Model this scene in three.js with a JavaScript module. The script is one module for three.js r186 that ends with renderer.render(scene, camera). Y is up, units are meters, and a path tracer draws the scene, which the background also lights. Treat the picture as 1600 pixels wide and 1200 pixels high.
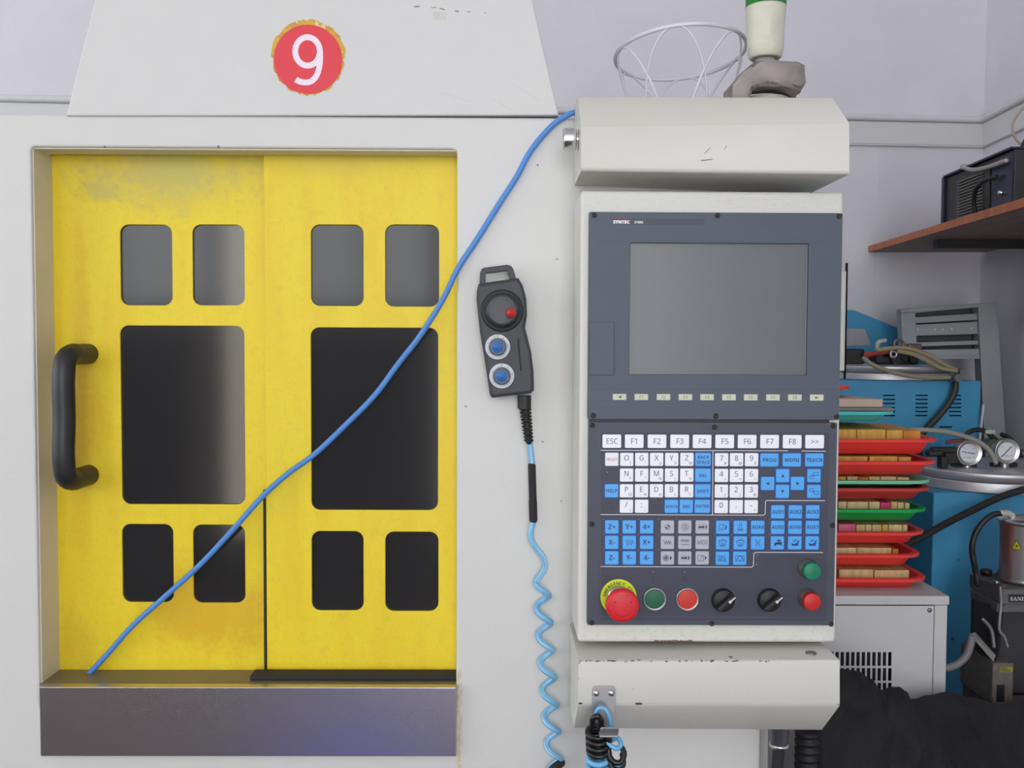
import * as THREE from 'three';
import { RoundedBoxGeometry } from 'three/addons/geometries/RoundedBoxGeometry.js';
import { mergeGeometries, toCreasedNormals, mergeVertices } from 'three/addons/utils/BufferGeometryUtils.js';
import { RectAreaLightUniformsLib } from 'three/addons/lights/RectAreaLightUniformsLib.js';

// ------------------------------------------------------------------ camera, light, exposure
const F = 1500, EYE = 1.45, CZ = 1.32;
const scene = new THREE.Scene();
scene.background = new THREE.Color(0.55, 0.62, 0.75);
const camera = new THREE.PerspectiveCamera(2 * Math.atan(600 / F) * 180 / Math.PI, 4 / 3, 0.05, 60);
camera.position.set(0, EYE, CZ);
camera.rotation.order = 'YXZ';
camera.rotation.set(-2.4 * Math.PI / 180, -0.5 * Math.PI / 180, 0.0042);
camera.updateMatrixWorld(true);
const renderer = new THREE.WebGLRenderer();
renderer.toneMapping = THREE.LinearToneMapping;
renderer.toneMappingExposure = 0.226;
renderer.shadowMap.enabled = true;
RectAreaLightUniformsLib.init();
const V = (x, y, z) => new THREE.Vector3(x, y, z);
function areaLight(name, color, intensity, w, h, pos, target) {
  const l = new THREE.RectAreaLight(color, intensity, w, h);
  l.name = name; l.position.set(...pos); l.lookAt(...target); scene.add(l); return l;
}
// daylight through the high windows behind the camera and the one in the left wall, fluorescent fittings on the ceiling
const REAR = 4.6, LEFTX = -4.2, CEIL = 3.3;
const LIGHTS = { rear: 5.4, door: 17.5, left: 7.8, side: 14, slim: 20, lamp: 2 };
areaLight('rear_window_light', new THREE.Color(0.86, 0.93, 1.0), LIGHTS.rear, 2.6, 1.4, [-1.75, 2.37, REAR - 0.05], [-1.75, 2.37, 0]);
areaLight('glass_door_light', new THREE.Color(0.99, 0.995, 1.0), LIGHTS.door, 1.25, 2.7, [0.3, 1.65, REAR - 0.05], [0.3, 1.65, 0]);
areaLight('front_window_light', new THREE.Color(0.98, 0.99, 1.0), LIGHTS.left, 3.4, 2.4, [LEFTX + 0.05, 1.8, 2.5], [0, 1.8, 2.5]);
areaLight('side_window_light', new THREE.Color(0.88, 0.94, 1.0), LIGHTS.side, 1.0, 1.7, [LEFTX + 0.05, 2.05, 0.0], [0, 2.05, 0.0]);
const LAMPS = [[-1.6, 2.6], [0.3, 2.6], [-0.7, 3.9]];
LAMPS.forEach(([x, z]) => areaLight('ceiling_lamp_light', new THREE.Color(1, 0.985, 0.95), LIGHTS.lamp, 1.2, 0.2, [x, CEIL - 0.1, z], [x, 0, z]));

// pixel of the 1600 x 1200 photograph -> point on the vertical plane at z
function P(px, py, z = 0) {
  const d = V((px - 800) / F, -(py - 600) / F, -1).applyQuaternion(camera.quaternion);
  return d.multiplyScalar((z - CZ) / d.z).add(camera.position);
}
const rectAt = (x0, y0, x1, y1, z) => {
  const a = P(x0, (y0 + y1) / 2, z), b = P(x1, (y0 + y1) / 2, z), c = P((x0 + x1) / 2, y0, z), d = P((x0 + x1) / 2, y1, z);
  return { x0: a.x, x1: b.x, y0: d.y, y1: c.y, w: b.x - a.x, h: c.y - d.y, cx: (a.x + b.x) / 2, cy: (c.y + d.y) / 2 };
};
const pxm = (z) => (CZ - z) / F;          // metres per photo pixel at depth z

// ------------------------------------------------------------------ helpers
let seed = 7;
const rnd = () => { seed = (seed * 1664525 + 1013904223) >>> 0; return seed / 4294967296; };
const rr = (a, b) => a + (b - a) * rnd();
const used = new Map();
function numbered(n) { const k = used.get(n) || 0; used.set(n, k + 1); return k ? n + '_' + String(k).padStart(3, '0') : n; }
function tag(o, label, category, group, kind) {
  if (label) o.userData.label = label;
  if (category) o.userData.category = category;
  if (group) o.userData.group = group;
  if (kind) o.userData.kind = kind;
  return o;
}
function thing(name, label, category, base, group) {
  const o = new THREE.Group(); o.name = numbered(name); o.position.copy(base); scene.add(o);
  return tag(o, label, category, group);
}
const baseOf = (o) => { const b = V(0, 0, 0); while (o && o !== scene) { b.add(o.position); o = o.parent; } return b; };
// geometry in world coordinates -> named mesh under its parent
function add(parent, name, geo, mat, label) {
  const g = Array.isArray(geo) ? merge(geo) : geo;
  const b = baseOf(parent); g.translate(-b.x, -b.y, -b.z);
  const m = new THREE.Mesh(g, mat); m.name = parent === scene ? numbered(name) : name;
  m.castShadow = m.receiveShadow = true;
  if (label) m.userData.label = label;
  parent.add(m); return m;
}
// a thing that is one mesh
function single(name, label, category, geo, mat, base, group) {
  const g = Array.isArray(geo) ? merge(geo) : geo;
  g.translate(-base.x, -base.y, -base.z);
  const m = new THREE.Mesh(g, mat); m.name = numbered(name); m.position.copy(base); m.castShadow = m.receiveShadow = true; scene.add(m);
  return tag(m, label, category, group);
}
function struct(name, geo, mat) {
  const m = new THREE.Mesh(Array.isArray(geo) ? merge(geo) : geo, mat); m.name = name; m.userData.kind = 'structure'; m.castShadow = m.receiveShadow = true; scene.add(m); return m;
}
function merge(list) {
  return mergeGeometries(list.map((g) => { const q = g.index ? g.toNonIndexed() : g.clone(); for (const k of Object.keys(q.attributes)) if (!['position', 'normal', 'uv'].includes(k)) q.deleteAttribute(k); if (!q.attributes.uv) q.setAttribute('uv', new THREE.BufferAttribute(new Float32Array(q.attributes.position.count * 2), 2)); return q; }));
}
const box = (x0, y0, z0, x1, y1, z1, r = 0) => {
  const w = x1 - x0, h = y1 - y0, d = z1 - z0;
  const g = r ? new RoundedBoxGeometry(w, h, d, 2, Math.min(r, w / 2.01, h / 2.01, d / 2.01)) : new THREE.BoxGeometry(w, h, d);
  return g.translate((x0 + x1) / 2, (y0 + y1) / 2, (z0 + z1) / 2);
};
const cyl = (r0, r1, h, n = 32) => new THREE.CylinderGeometry(r0, r1, h, n);
const cylZ = (c, r, z0, z1, n = 32, r2 = r) => new THREE.CylinderGeometry(r2, r, z1 - z0, n).rotateX(Math.PI / 2).translate(c.x, c.y, (z0 + z1) / 2);
function lathe(pts, n = 40) { return new THREE.LatheGeometry(pts.map((p) => new THREE.Vector2(p[0], p[1])), n); }
const latheZ = (pts, c, n = 40) => lathe(pts, n).rotateX(Math.PI / 2).translate(c.x, c.y, c.z);
function tube(pts, r, seg = 80, n = 10, closed = false, smooth = 'centripetal') {
  const c = new THREE.CatmullRomCurve3(pts, closed, smooth);
  const g = [new THREE.TubeGeometry(c, seg, r, n, closed)];
  if (!closed) for (const p of [pts[0], pts[pts.length - 1]]) g.push(new THREE.SphereGeometry(r * 0.99, n, 6).translate(p.x, p.y, p.z));
  return merge(g);
}
function rrShape(x0, y0, x1, y1, r, hole = false) {
  const s = hole ? new THREE.Path() : new THREE.Shape();
  s.moveTo(x0 + r, y0); s.lineTo(x1 - r, y0); s.absarc(x1 - r, y0 + r, r, -Math.PI / 2, 0); s.lineTo(x1, y1 - r); s.absarc(x1 - r, y1 - r, r, 0, Math.PI / 2);
  s.lineTo(x0 + r, y1); s.absarc(x0 + r, y1 - r, r, Math.PI / 2, Math.PI); s.lineTo(x0, y0 + r); s.absarc(x0 + r, y0 + r, r, Math.PI, Math.PI * 1.5); s.closePath();
  return s;
}
const polyShape = (pts) => { const s = new THREE.Shape(); pts.forEach((p, i) => (i ? s.lineTo(p.x, p.y) : s.moveTo(p.x, p.y))); s.closePath(); return s; };
// plate whose front face is at zf, thickness d, with bevel b
function plate(shape, zf, d, b = 0.001, curve = 6) {
  return new THREE.ExtrudeGeometry(shape, { depth: Math.max(d - 2 * b, 1e-4), bevelEnabled: b > 0, bevelThickness: b, bevelSize: b, bevelOffset: -b, bevelSegments: 2, curveSegments: curve }).translate(0, 0, zf - d + b);
}
function planarUV(g, r) {
  const p = g.attributes.position, uv = new Float32Array(p.count * 2);
  for (let i = 0; i < p.count; i++) { uv[2 * i] = (p.getX(i) - r.x0) / r.w; uv[2 * i + 1] = (p.getY(i) - r.y0) / r.h; }
  g.setAttribute('uv', new THREE.BufferAttribute(uv, 2)); return g;
}
// uv in metres by the way each face looks
function boxUV(g0, k = 1) {
  const g = g0.index ? g0.toNonIndexed() : g0, p = g.attributes.position, n = g.attributes.normal, uv = new Float32Array(p.count * 2);
  for (let i = 0; i < p.count; i++) {
    const ax = Math.abs(n.getX(i)), ay = Math.abs(n.getY(i)), az = Math.abs(n.getZ(i)), x = p.getX(i), y = p.getY(i), z = p.getZ(i);
    const [u, v] = az >= ax && az >= ay ? [x, y] : ax >= ay ? [z, y] : [x, z];
    uv[2 * i] = u * k; uv[2 * i + 1] = v * k;
  }
  g.setAttribute('uv', new THREE.BufferAttribute(uv, 2)); return g;
}
// closed solid between two polygons with the same number of corners
function loft(A, B) {
  const pos = [], tri = (a, b, c) => pos.push(a.x, a.y, a.z, b.x, b.y, b.z, c.x, c.y, c.z), n = A.length;
  for (let i = 0; i < n; i++) { const j = (i + 1) % n; tri(A[i], B[i], B[j]); tri(A[i], B[j], A[j]); }
  for (let i = 1; i < n - 1; i++) { tri(A[0], A[i], A[i + 1]); tri(B[0], B[i + 1], B[i]); }
  const g = new THREE.BufferGeometry(); g.setAttribute('position', new THREE.Float32BufferAttribute(pos, 3)); g.computeVertexNormals();
  return boxUV(g);
}
// bevelled loft: every ring is a rounded version of the polygon's corners
function roundPoly(pts, r, n = 3) {
  const out = [];
  pts.forEach((p, i) => {
    const a = pts[(i + pts.length - 1) % pts.length], b = pts[(i + 1) % pts.length];
    const d0 = a.clone().sub(p), d1 = b.clone().sub(p), q = Math.min(r, d0.length() / 2.2, d1.length() / 2.2);
    const s = p.clone().add(d0.setLength(q)), e = p.clone().add(d1.setLength(q));
    for (let k = 0; k <= n; k++) { const t = k / n; out.push(s.clone().multiplyScalar((1 - t) ** 2).add(p.clone().multiplyScalar(2 * t * (1 - t))).add(e.clone().multiplyScalar(t * t))); }
  });
  return out;
}
// ------------------------------------------------------------------ noise and textures
function hash(x, y, s) { let h = (x * 374761393 + y * 668265263 + s * 2147483647) | 0; h = Math.imul(h ^ (h >>> 13), 1274126177); h ^= h >>> 16; return (h >>> 0) / 4294967296; }
function vnoise(x, y, s = 0) {
  const ix = Math.floor(x), iy = Math.floor(y), fx = x - ix, fy = y - iy, u = fx * fx * (3 - 2 * fx), v = fy * fy * (3 - 2 * fy);
  return (hash(ix, iy, s) * (1 - u) + hash(ix + 1, iy, s) * u) * (1 - v) + (hash(ix, iy + 1, s) * (1 - u) + hash(ix + 1, iy + 1, s) * u) * v;
}
const fbm = (x, y, s = 0, o = 4) => { let a = 0, k = 0.5, t = 0; for (let i = 0; i < o; i++) { a += k * vnoise(x, y, s + i * 17); t += k; x *= 2.03; y *= 2.03; k *= 0.5; } return a / t; };
function dataTex(w, h, fn, srgb = true) {
  const d = new Uint8Array(w * h * 4);
  for (let y = 0; y < h; y++) for (let x = 0; x < w; x++) { const c = fn(x / w, y / h), i = (y * w + x) * 4; d[i] = c[0]; d[i + 1] = c[1]; d[i + 2] = c[2]; d[i + 3] = 255; }
  const t = new THREE.DataTexture(d, w, h); t.magFilter = THREE.LinearFilter; t.minFilter = THREE.LinearMipmapLinearFilter; t.generateMipmaps = true;
  t.wrapS = t.wrapT = THREE.RepeatWrapping; if (srgb) t.colorSpace = THREE.SRGBColorSpace; t.needsUpdate = true; return t;
}
function canvasTex(w, h, draw) {
  const c = document.createElement('canvas'); c.width = w; c.height = h; draw(c.getContext('2d'), w, h);
  const t = new THREE.CanvasTexture(c); t.colorSpace = THREE.SRGBColorSpace; t.magFilter = THREE.LinearFilter; t.anisotropy = 8; return t;
}
const css = (r, g, b, a = 1) => `rgba(${r | 0},${g | 0},${b | 0},${a})`;
const mottled = (rgb, amp, fx, fy, s) => dataTex(256, 256, (u, v) => {
  const wrap = (f) => f; const a = fbm(u * fx, v * fy, s), k = 1 + (a - 0.5) * amp; return rgb.map((c) => Math.max(0, Math.min(255, c * k))); });
const std = (o) => new THREE.MeshStandardMaterial(o);
const phys = (o) => new THREE.MeshPhysicalMaterial(o);
const lin = (r, g, b) => new THREE.Color().setRGB(r, g, b);
const bumpTex = dataTex(256, 256, (u, v) => { const a = 255 * hash((u * 256) | 0, (v * 256) | 0, 3); return [a, a, a]; }, false);
const orange = dataTex(256, 256, (u, v) => { const a = 255 * vnoise(u * 64, v * 64, 9); return [a, a, a]; }, false);
orange.repeat.set(6, 6);

const M = {
  wall: std({ map: mottled([219, 217, 224], 0.05, 9, 9, 1), roughness: 0.9 }),
  trim: std({ color: lin(0.66, 0.66, 0.67), roughness: 0.6 }),
  ceiling: std({ color: lin(0.75, 0.75, 0.75), roughness: 0.95 }),
  floor: std({ map: mottled([72, 61, 62], 0.25, 6, 6, 5), roughness: 0.85 }),
  paint: std({ map: mottled([212, 211, 208], 0.03, 6, 6, 21), roughness: 0.42, bumpMap: orange, bumpScale: 0.00012 }),
  consolePaint: std({ map: mottled([214, 213, 205], 0.05, 8, 8, 23), roughness: 0.45, bumpMap: orange, bumpScale: 0.00012 }),
  reveal: std({ map: mottled([214, 208, 190], 0.08, 4, 12, 25), roughness: 0.5 }),
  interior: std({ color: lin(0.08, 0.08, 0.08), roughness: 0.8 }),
  black: std({ color: lin(0.012, 0.012, 0.013), roughness: 0.5 }),
  rubber: std({ color: lin(0.018, 0.017, 0.018), roughness: 0.75 }),
  handle: std({ color: lin(0.02, 0.019, 0.022), roughness: 0.45 }),
  chrome: std({ color: lin(0.75, 0.75, 0.76), metalness: 1, roughness: 0.18 }),
  steel: std({ color: lin(0.55, 0.55, 0.56), metalness: 1, roughness: 0.35 }),
  darkSteel: std({ color: lin(0.2, 0.2, 0.21), metalness: 0.9, roughness: 0.45 }),
  pane: phys({ color: lin(0.16, 0.155, 0.16), roughness: 0.09, transmission: 0.85, thickness: 0, ior: 1.55 }),
  blueCable: std({ color: lin(0.085, 0.27, 0.68), roughness: 0.45 }),
  panelGrey: lin(1, 1, 1),
};
// ------------------------------------------------------------------ the room
const C0 = V(P(1535, 300, CZ - 2.6).x, 0, CZ - 2.6);                 // where the back and the right wall meet
const backDir = V(-Math.cos(0.065), 0, Math.sin(0.065)), sideDir = V(-Math.sin(0.052), 0, Math.cos(0.052));
function along(o, dir, out, s0, s1, y0, y1, t0, t1, r = 0) {            // a box along a wall: s along it, t out of the room's face
  const g = box(s0, y0, t0, s1, y1, t1, r);
  const m = new THREE.Matrix4().makeBasis(dir, V(0, 1, 0), out).setPosition(o);
  const q = g.index ? g.toNonIndexed() : g; q.applyMatrix4(m);
  if (m.determinant() < 0) {                                        // a mirrored basis: turn every triangle round
    for (const k of Object.keys(q.attributes)) { const a = q.attributes[k], n = a.itemSize; for (let i = 0; i < a.count; i += 3) for (let c = 0; c < n; c++) { const t = a.array[i * n + c]; a.array[i * n + c] = a.array[(i + 1) * n + c]; a.array[(i + 1) * n + c] = t; } }
  }
  return boxUV(q);
}
const backOut = V(Math.sin(0.065), 0, Math.cos(0.065)), sideOut = V(-Math.cos(0.052), 0, -Math.sin(0.052));
struct('wall_back', along(C0, backDir, backOut, -0.2, 5.8, 0, CEIL, -0.15, 0), M.wall);
struct('wall_right', along(C0, sideDir, sideOut, -0.2, 6.0, 0, CEIL, -0.15, 0), M.wall);
struct('floor', boxUV(box(LEFTX - 0.15, -0.1, -1.75, 1.6, 0, REAR + 0.15)), M.floor);
struct('ceiling', boxUV(box(LEFTX - 0.15, CEIL, -1.75, 1.6, CEIL + 0.12, REAR + 0.15)), M.ceiling);
{ // left wall with two window openings; rear wall with a glass door, a slim glass door and a long high window
  const fr = std({ color: lin(0.7, 0.7, 0.7), roughness: 0.5 });
  const glow = (k, c = [0.95, 0.98, 1.0]) => std({ color: lin(0.8, 0.8, 0.8), emissive: lin(...c), emissiveIntensity: k, roughness: 0.4 });
  // holes: [a0, a1, y0, y1]; the wall is cut into boxes round them along its run
  const cut = (a0, a1, holes, make) => { const g = []; let a = a0; for (const [h0, h1, y0, y1] of holes) { g.push(make(a, h0, 0, CEIL), make(h0, h1, 0, y0), make(h0, h1, y1, CEIL)); a = h1; } g.push(make(a, a1, 0, CEIL)); return g.map((q) => boxUV(q)); };
  const win = (name, [a0, a1, y0, y1], bars, k, c, make) => {
    const t = 0.05, w = struct(name, [make(a0, a1, y0, y0 + t, 0), make(a0, a1, y1 - t, y1, 0), ...bars.map((b) => make(b, b + t, y0, y1, 0))], fr);
    for (let i = 0; i < bars.length - 1; i++) add(w, 'window_pane', make(bars[i] + t, bars[i + 1], y0 + t, y1 - t, 1), glow(k, c));
  };
  const L = [[-0.5, 0.5, 1.2, 2.9], [0.8, 4.2, 0.6, 3.0]], R = [[-3.05, -1.85, 1.65, 3.08], [-1.8, -1.45, 0.2, 3.08], [-1.4, -0.42, 1.65, 3.08], [-0.34, 0.94, 0.28, 3.02]];
  const lw = (a, b, y0, y1) => box(LEFTX - 0.15, y0, a, LEFTX, y1, b), rw = (a, b, y0, y1) => box(a, y0, REAR, b, y1, REAR + 0.15);
  const lf = (a, b, y0, y1, in_) => (in_ ? box(LEFTX - 0.08, y0, a, LEFTX - 0.06, y1, b) : box(LEFTX - 0.12, y0, a, LEFTX - 0.01, y1, b)), rf = (a, b, y0, y1, in_) => (in_ ? box(a, y0, REAR + 0.06, b, y1, REAR + 0.08) : box(a, y0, REAR + 0.01, b, y1, REAR + 0.12));
  struct('wall_left', cut(-1.75, REAR, L, lw), M.wall); struct('wall_rear', cut(LEFTX - 0.15, 1.3, R, rw), M.wall);
  win('window_1', L[0], [-0.5, 0.45], LIGHTS.side * 0.6, [0.88, 0.94, 1], lf); win('window_2', L[1], [0.8, 1.9, 3.05, 4.15], LIGHTS.left * 0.5, undefined, lf);
  win('window_3', R[0], [-3.05, -2.45, -1.9], LIGHTS.rear, undefined, rf); win('window_4', R[2], [-1.4, -0.92, -0.47], LIGHTS.rear, undefined, rf);
  win('door_1', R[3], [-0.34, 0.28, 0.89], LIGHTS.door * 0.5, undefined, rf); win('door_2', R[1], [-1.8, -1.5], LIGHTS.slim, [1, 0.9, 0.76], rf);
}
LAMPS.forEach(([x, z], i) => {
  const t = thing('ceiling_lamp', ['white fluorescent ceiling fitting above the yellow sliding doors', 'white fluorescent ceiling fitting above the control console', 'white fluorescent ceiling fitting nearest the long high window'][i], 'lamp', V(x, CEIL - 0.08, z), 'fluorescent fittings on the ceiling');
  add(t, 'housing', box(x - 0.63, CEIL - 0.05, z - 0.13, x + 0.63, CEIL - 0.001, z + 0.13, 0.01), M.trim);
  add(t, 'diffuser', box(x - 0.61, CEIL - 0.075, z - 0.11, x + 0.61, CEIL - 0.05, z + 0.11, 0.008), std({ color: lin(0.8, 0.8, 0.8), emissive: lin(1, 0.98, 0.95), emissiveIntensity: 3 }));
});
{ // moulded cable trunking round the walls
  const yR = P(1535, 184, CZ - 2.6).y, yS = P(1535, 194, CZ - 2.6).y, yB = P(1535, 229, CZ - 2.6).y, yB2 = P(1535, 232, CZ - 2.6).y;
  const prof = (dir, out, s0, s1) => [along(C0, dir, out, s0, s1, yS, yR, 0, 0.022, 0.008), along(C0, dir, out, s0, s1, yB, yS, 0, 0.008, 0.002), along(C0, dir, out, s0, s1, yB2, yB - 0.001, 0, 0.012, 0.002)];
  struct('trim_1', prof(backDir, backOut, 0, 5.4), M.trim);
  struct('trim_2', prof(sideDir, sideOut, 0, 4.5), M.trim);
}
// furniture behind the camera that the door panes and the tray mirror
{
  const dark = std({ color: lin(0.1, 0.095, 0.1), roughness: 0.6 });
  const t = thing('steel_locker', 'pair of dark steel lockers under the high window beside the glass door', 'locker', V(-0.9, 0, REAR - 0.25));
  add(t, 'carcass', box(-1.42, 0.0, REAR - 0.45, -0.4, 1.55, REAR - 0.02, 0.006), dark);
  for (let k = 0; k < 2; k++) add(t, 'door', box(-1.41 + k * 0.505, 0.06, REAR - 0.462, -1.41 + k * 0.505 + 0.495, 1.5, REAR - 0.446, 0.004), dark);
  const t2 = thing('dark_cabinet', 'dark grey cabinet in the corner under the high window', 'cabinet', V(-2.5, 0, REAR - 0.25));
  add(t2, 'carcass', box(-3.3, 0, REAR - 0.45, -1.83, 1.55, REAR - 0.02, 0.006), dark);
  add(t2, 'door', box(-3.29, 0.06, REAR - 0.46, -2.57, 1.5, REAR - 0.446, 0.004), dark);
  add(t2, 'door', box(-2.56, 0.06, REAR - 0.46, -1.84, 1.5, REAR - 0.446, 0.004), dark);
  const b = V(-0.45, 0, 1.95);
  single('floor_mat', 'bright blue plastic mat on the floor in front of the machine', 'mat', box(b.x - 0.3, 0.001, b.z - 0.32, b.x + 0.26, 0.022, b.z + 0.22, 0.006), std({ color: lin(0.01, 0.06, 0.8), roughness: 0.6 }), b);
}
// ------------------------------------------------------------------ the machine
const OP = { x0: (P(48, 228).x + P(61, 1060).x) / 2, x1: (P(714, 234).x + P(713, 1060).x) / 2, y1: (P(48, 228).y + P(714, 234).y) / 2, y0: P(390, 1110).y };
const MX0 = -0.95, MX1 = 0.362, MT = (P(0, 183).y + P(870, 180).y) / 2;
const machine = thing('milling_machine', 'off-white enclosed milling machine with yellow sliding doors and a red number 9 sticker', 'machine', V(-0.3, 0, -0.45));
{
  const s = polyShape([V(MX0, 0.02, 0), V(MX1, 0.02, 0), V(MX1, MT, 0), V(MX0, MT, 0)]);
  s.holes.push(rrShape(OP.x0, OP.y0, OP.x1, OP.y1, 0.006, true));
  const R = { x0: MX0, y0: 0, w: MX1 - MX0, h: MT };
  // the front sheet, its paint marked by chips, scuffs and rust runs
  const tex = canvasTex(1400, Math.round(1400 * MT / (MX1 - MX0)), (c, w, h) => {
    c.fillStyle = css(213, 212, 209); c.fillRect(0, 0, w, h);
    const at = (px, py) => { const q = P(px, py, 0); return [(q.x - R.x0) / R.w * w, h - (q.y - R.y0) / R.h * h]; };
    for (let i = 0; i < 260; i++) { c.fillStyle = css(120, 112, 100, rr(0.02, 0.1)); c.beginPath(); c.ellipse(rnd() * w, rnd() * h, rr(0.4, 1.6), rr(0.4, 1.4), 0, 0, 7); c.fill(); }
    for (let i = 0; i < 90; i++) { const [x, y] = at(rr(0, 900), rr(180, 1200)); c.strokeStyle = css(150, 145, 135, rr(0.03, 0.12)); c.lineWidth = rr(0.5, 1.1); c.beginPath(); c.moveTo(x, y); c.lineTo(x + rr(-18, 18), y + rr(-14, 14)); c.stroke(); }
    for (let i = 0; i < 70; i++) { const [x, y] = at(714 + rr(0, 7) , 1050 + i * 2.2); c.fillStyle = css(190, 150, 80, rr(0.05, 0.2)); c.beginPath(); c.ellipse(x, y, rr(1, 4), rr(2, 6), 0, 0, 7); c.fill(); }
    for (const [px, py, r] of [[171, 180, 1.5], [163, 229, 1], [341, 229, 1.2], [840, 258, 1], [870, 405, .8], [848, 690, .9], [877, 783, .8], [728, 635, 1]]) { const [x, y] = at(px, py); c.fillStyle = css(70, 60, 52, 0.9); c.beginPath(); c.ellipse(x, y, r * 1.4, r, 0.4, 0, 7); c.fill(); }
  });
  const g = planarUV(plate(s, 0, 0.055, 0.003), R);
  add(machine, 'front_sheet', g, std({ map: tex, roughness: 0.42, bumpMap: orange, bumpScale: 0.0001 }));
  // chamfered right corner, sides, back and top of the enclosure
  add(machine, 'side_cover', boxUV(merge([box(MX0, 0.02, -0.95, MX0 + 0.012, MT, -0.056), box(MX1 - 0.012, 0.02, -0.95, MX1, MT, -0.056), box(MX0, 0.02, -0.95, MX1, MT, -0.94), box(MX0, MT - 0.012, -0.94, MX1, MT, -0.056), box(MX0, 0.02, -0.94, MX1, 0.04, -0.056)])), M.paint);
  const e = 0.0186;
  add(machine, 'corner_strip', loft([V(MX1 + 0.0005, 0.02, -0.003), V(MX1 + e, 0.02, -0.03), V(MX1 + e, 0.02, -0.09), V(MX1 + 0.0005, 0.02, -0.09)], [V(MX1 + 0.0005, MT, -0.003), V(MX1 + e, MT, -0.03), V(MX1 + e, MT, -0.09), V(MX1 + 0.0005, MT, -0.09)]), M.consolePaint);
  // dark working chamber behind the doors
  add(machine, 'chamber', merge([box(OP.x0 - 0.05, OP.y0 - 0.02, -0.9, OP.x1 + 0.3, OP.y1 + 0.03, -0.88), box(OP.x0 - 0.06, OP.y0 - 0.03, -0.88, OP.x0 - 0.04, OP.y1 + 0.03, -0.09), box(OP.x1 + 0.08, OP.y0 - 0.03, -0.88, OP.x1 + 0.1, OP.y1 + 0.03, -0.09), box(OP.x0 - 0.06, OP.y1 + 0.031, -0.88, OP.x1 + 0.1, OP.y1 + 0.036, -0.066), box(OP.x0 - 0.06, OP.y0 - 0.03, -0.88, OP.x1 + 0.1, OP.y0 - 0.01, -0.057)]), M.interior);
  // grey-beige lining of the door opening
  add(machine, 'opening_liner', boxUV(merge([box(OP.x0 + 0.0001, OP.y0, -0.08, OP.x0 + 0.0018, OP.y1 - 0.0022, -0.005), box(OP.x0 + 0.0001, OP.y1 - 0.002, -0.042, OP.x1 - 0.0001, OP.y1 - 0.0002, -0.005)])), M.reveal);
  // upper cover: trapezoid hood standing on the frame
  const zc = 0.004, hood = polyShape([P(103, 181, zc), P(873, 180, zc), P(832, 0, zc).add(P(832, 0, zc).sub(P(873, 180, zc)).multiplyScalar(0.75)), P(148, 0, zc).add(P(148, 0, zc).sub(P(103, 181, zc)).multiplyScalar(0.75))]);
  hood.autoClose = true;
  const HR = { x0: P(103, 181, zc).x, y0: P(103, 181, zc).y, w: P(873, 180, zc).x - P(103, 181, zc).x, h: 0.3 };
  const htex = canvasTex(1400, Math.round(1400 * HR.h / HR.w), (c, w, h) => {
    c.fillStyle = css(213, 212, 210); c.fillRect(0, 0, w, h);
    const at = (px, py) => { const q = P(px, py, zc); return [(q.x - HR.x0) / HR.w * w, h - (q.y - HR.y0) / HR.h * h]; };
    for (let i = 0; i < 140; i++) { c.fillStyle = css(125, 118, 105, rr(0.03, 0.14)); c.beginPath(); c.ellipse(rnd() * w, rnd() * h, rr(0.4, 1.8), rr(0.4, 1.4), 0, 0, 7); c.fill(); }
    for (const [x0, y0, x1, y1, a] of [[647, 10.5, 656, 10, .8], [674, 12, 682, 11.5, .45], [687, 13, 695, 15, .75], [711, 17.5, 717, 18, .9], [730, 18.5, 735, 18.5, .6], [756, 20, 760, 20, .3]]) { c.strokeStyle = css(85, 80, 76, a); c.lineWidth = 3; c.beginPath(); c.moveTo(...at(x0, y0)); c.lineTo(...at(x1, y1)); c.stroke(); }
    const [ax, ay] = at(676, 19), [bx, by] = at(698, 31); c.fillStyle = css(196, 194, 180, 0.5); c.fillRect(ax, ay, bx - ax, by - ay);
    c.strokeStyle = css(170, 166, 160, 0.35); c.lineWidth = 1.2; for (const [x0, y0, x1, y1] of [[760, 150, 800, 172], [690, 145, 740, 160], [800, 130, 845, 158]]) { c.beginPath(); c.moveTo(...at(x0, y0)); c.lineTo(...at(x1, y1)); c.stroke(); }
  });
  const hg = planarUV(plate(hood, zc, 0.6, 0.002), HR);
  add(machine, 'hood', hg, std({ map: htex, roughness: 0.45, bumpMap: orange, bumpScale: 0.0001 }));
  // number sticker: red disc on the torn yellow rest of an older one
  const sc = P(481.5, 93, zc), k = pxm(zc), torn = [], torn2 = [];
  for (let i = 0; i < 90; i++) { const a = i / 90 * Math.PI * 2, up = Math.max(0, Math.sin(a)), r = (53 + 6.0 * up ** 0.4 * (Math.cos(a - 1.2) > -0.7 ? 1 : 0.8) + (rnd() - 0.5) * 3 + 2.2 * Math.abs(Math.sin(i * 0.55))) * k; torn.push(V(sc.x + Math.cos(a) * r, sc.y + Math.sin(a) * r, 0)); }
  const tornTex = dataTex(128, 128, (u, v) => { const n = fbm(u * 9, v * 9, 41), m = fbm(u * 14, v * 5, 47); return m > 0.58 ? [225, 205, 150] : n > 0.5 ? [214, 172, 60] : [206, 152, 70]; });
  const RT = { x0: sc.x - 0.06, y0: sc.y - 0.06, w: 0.12, h: 0.12 };
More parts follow.
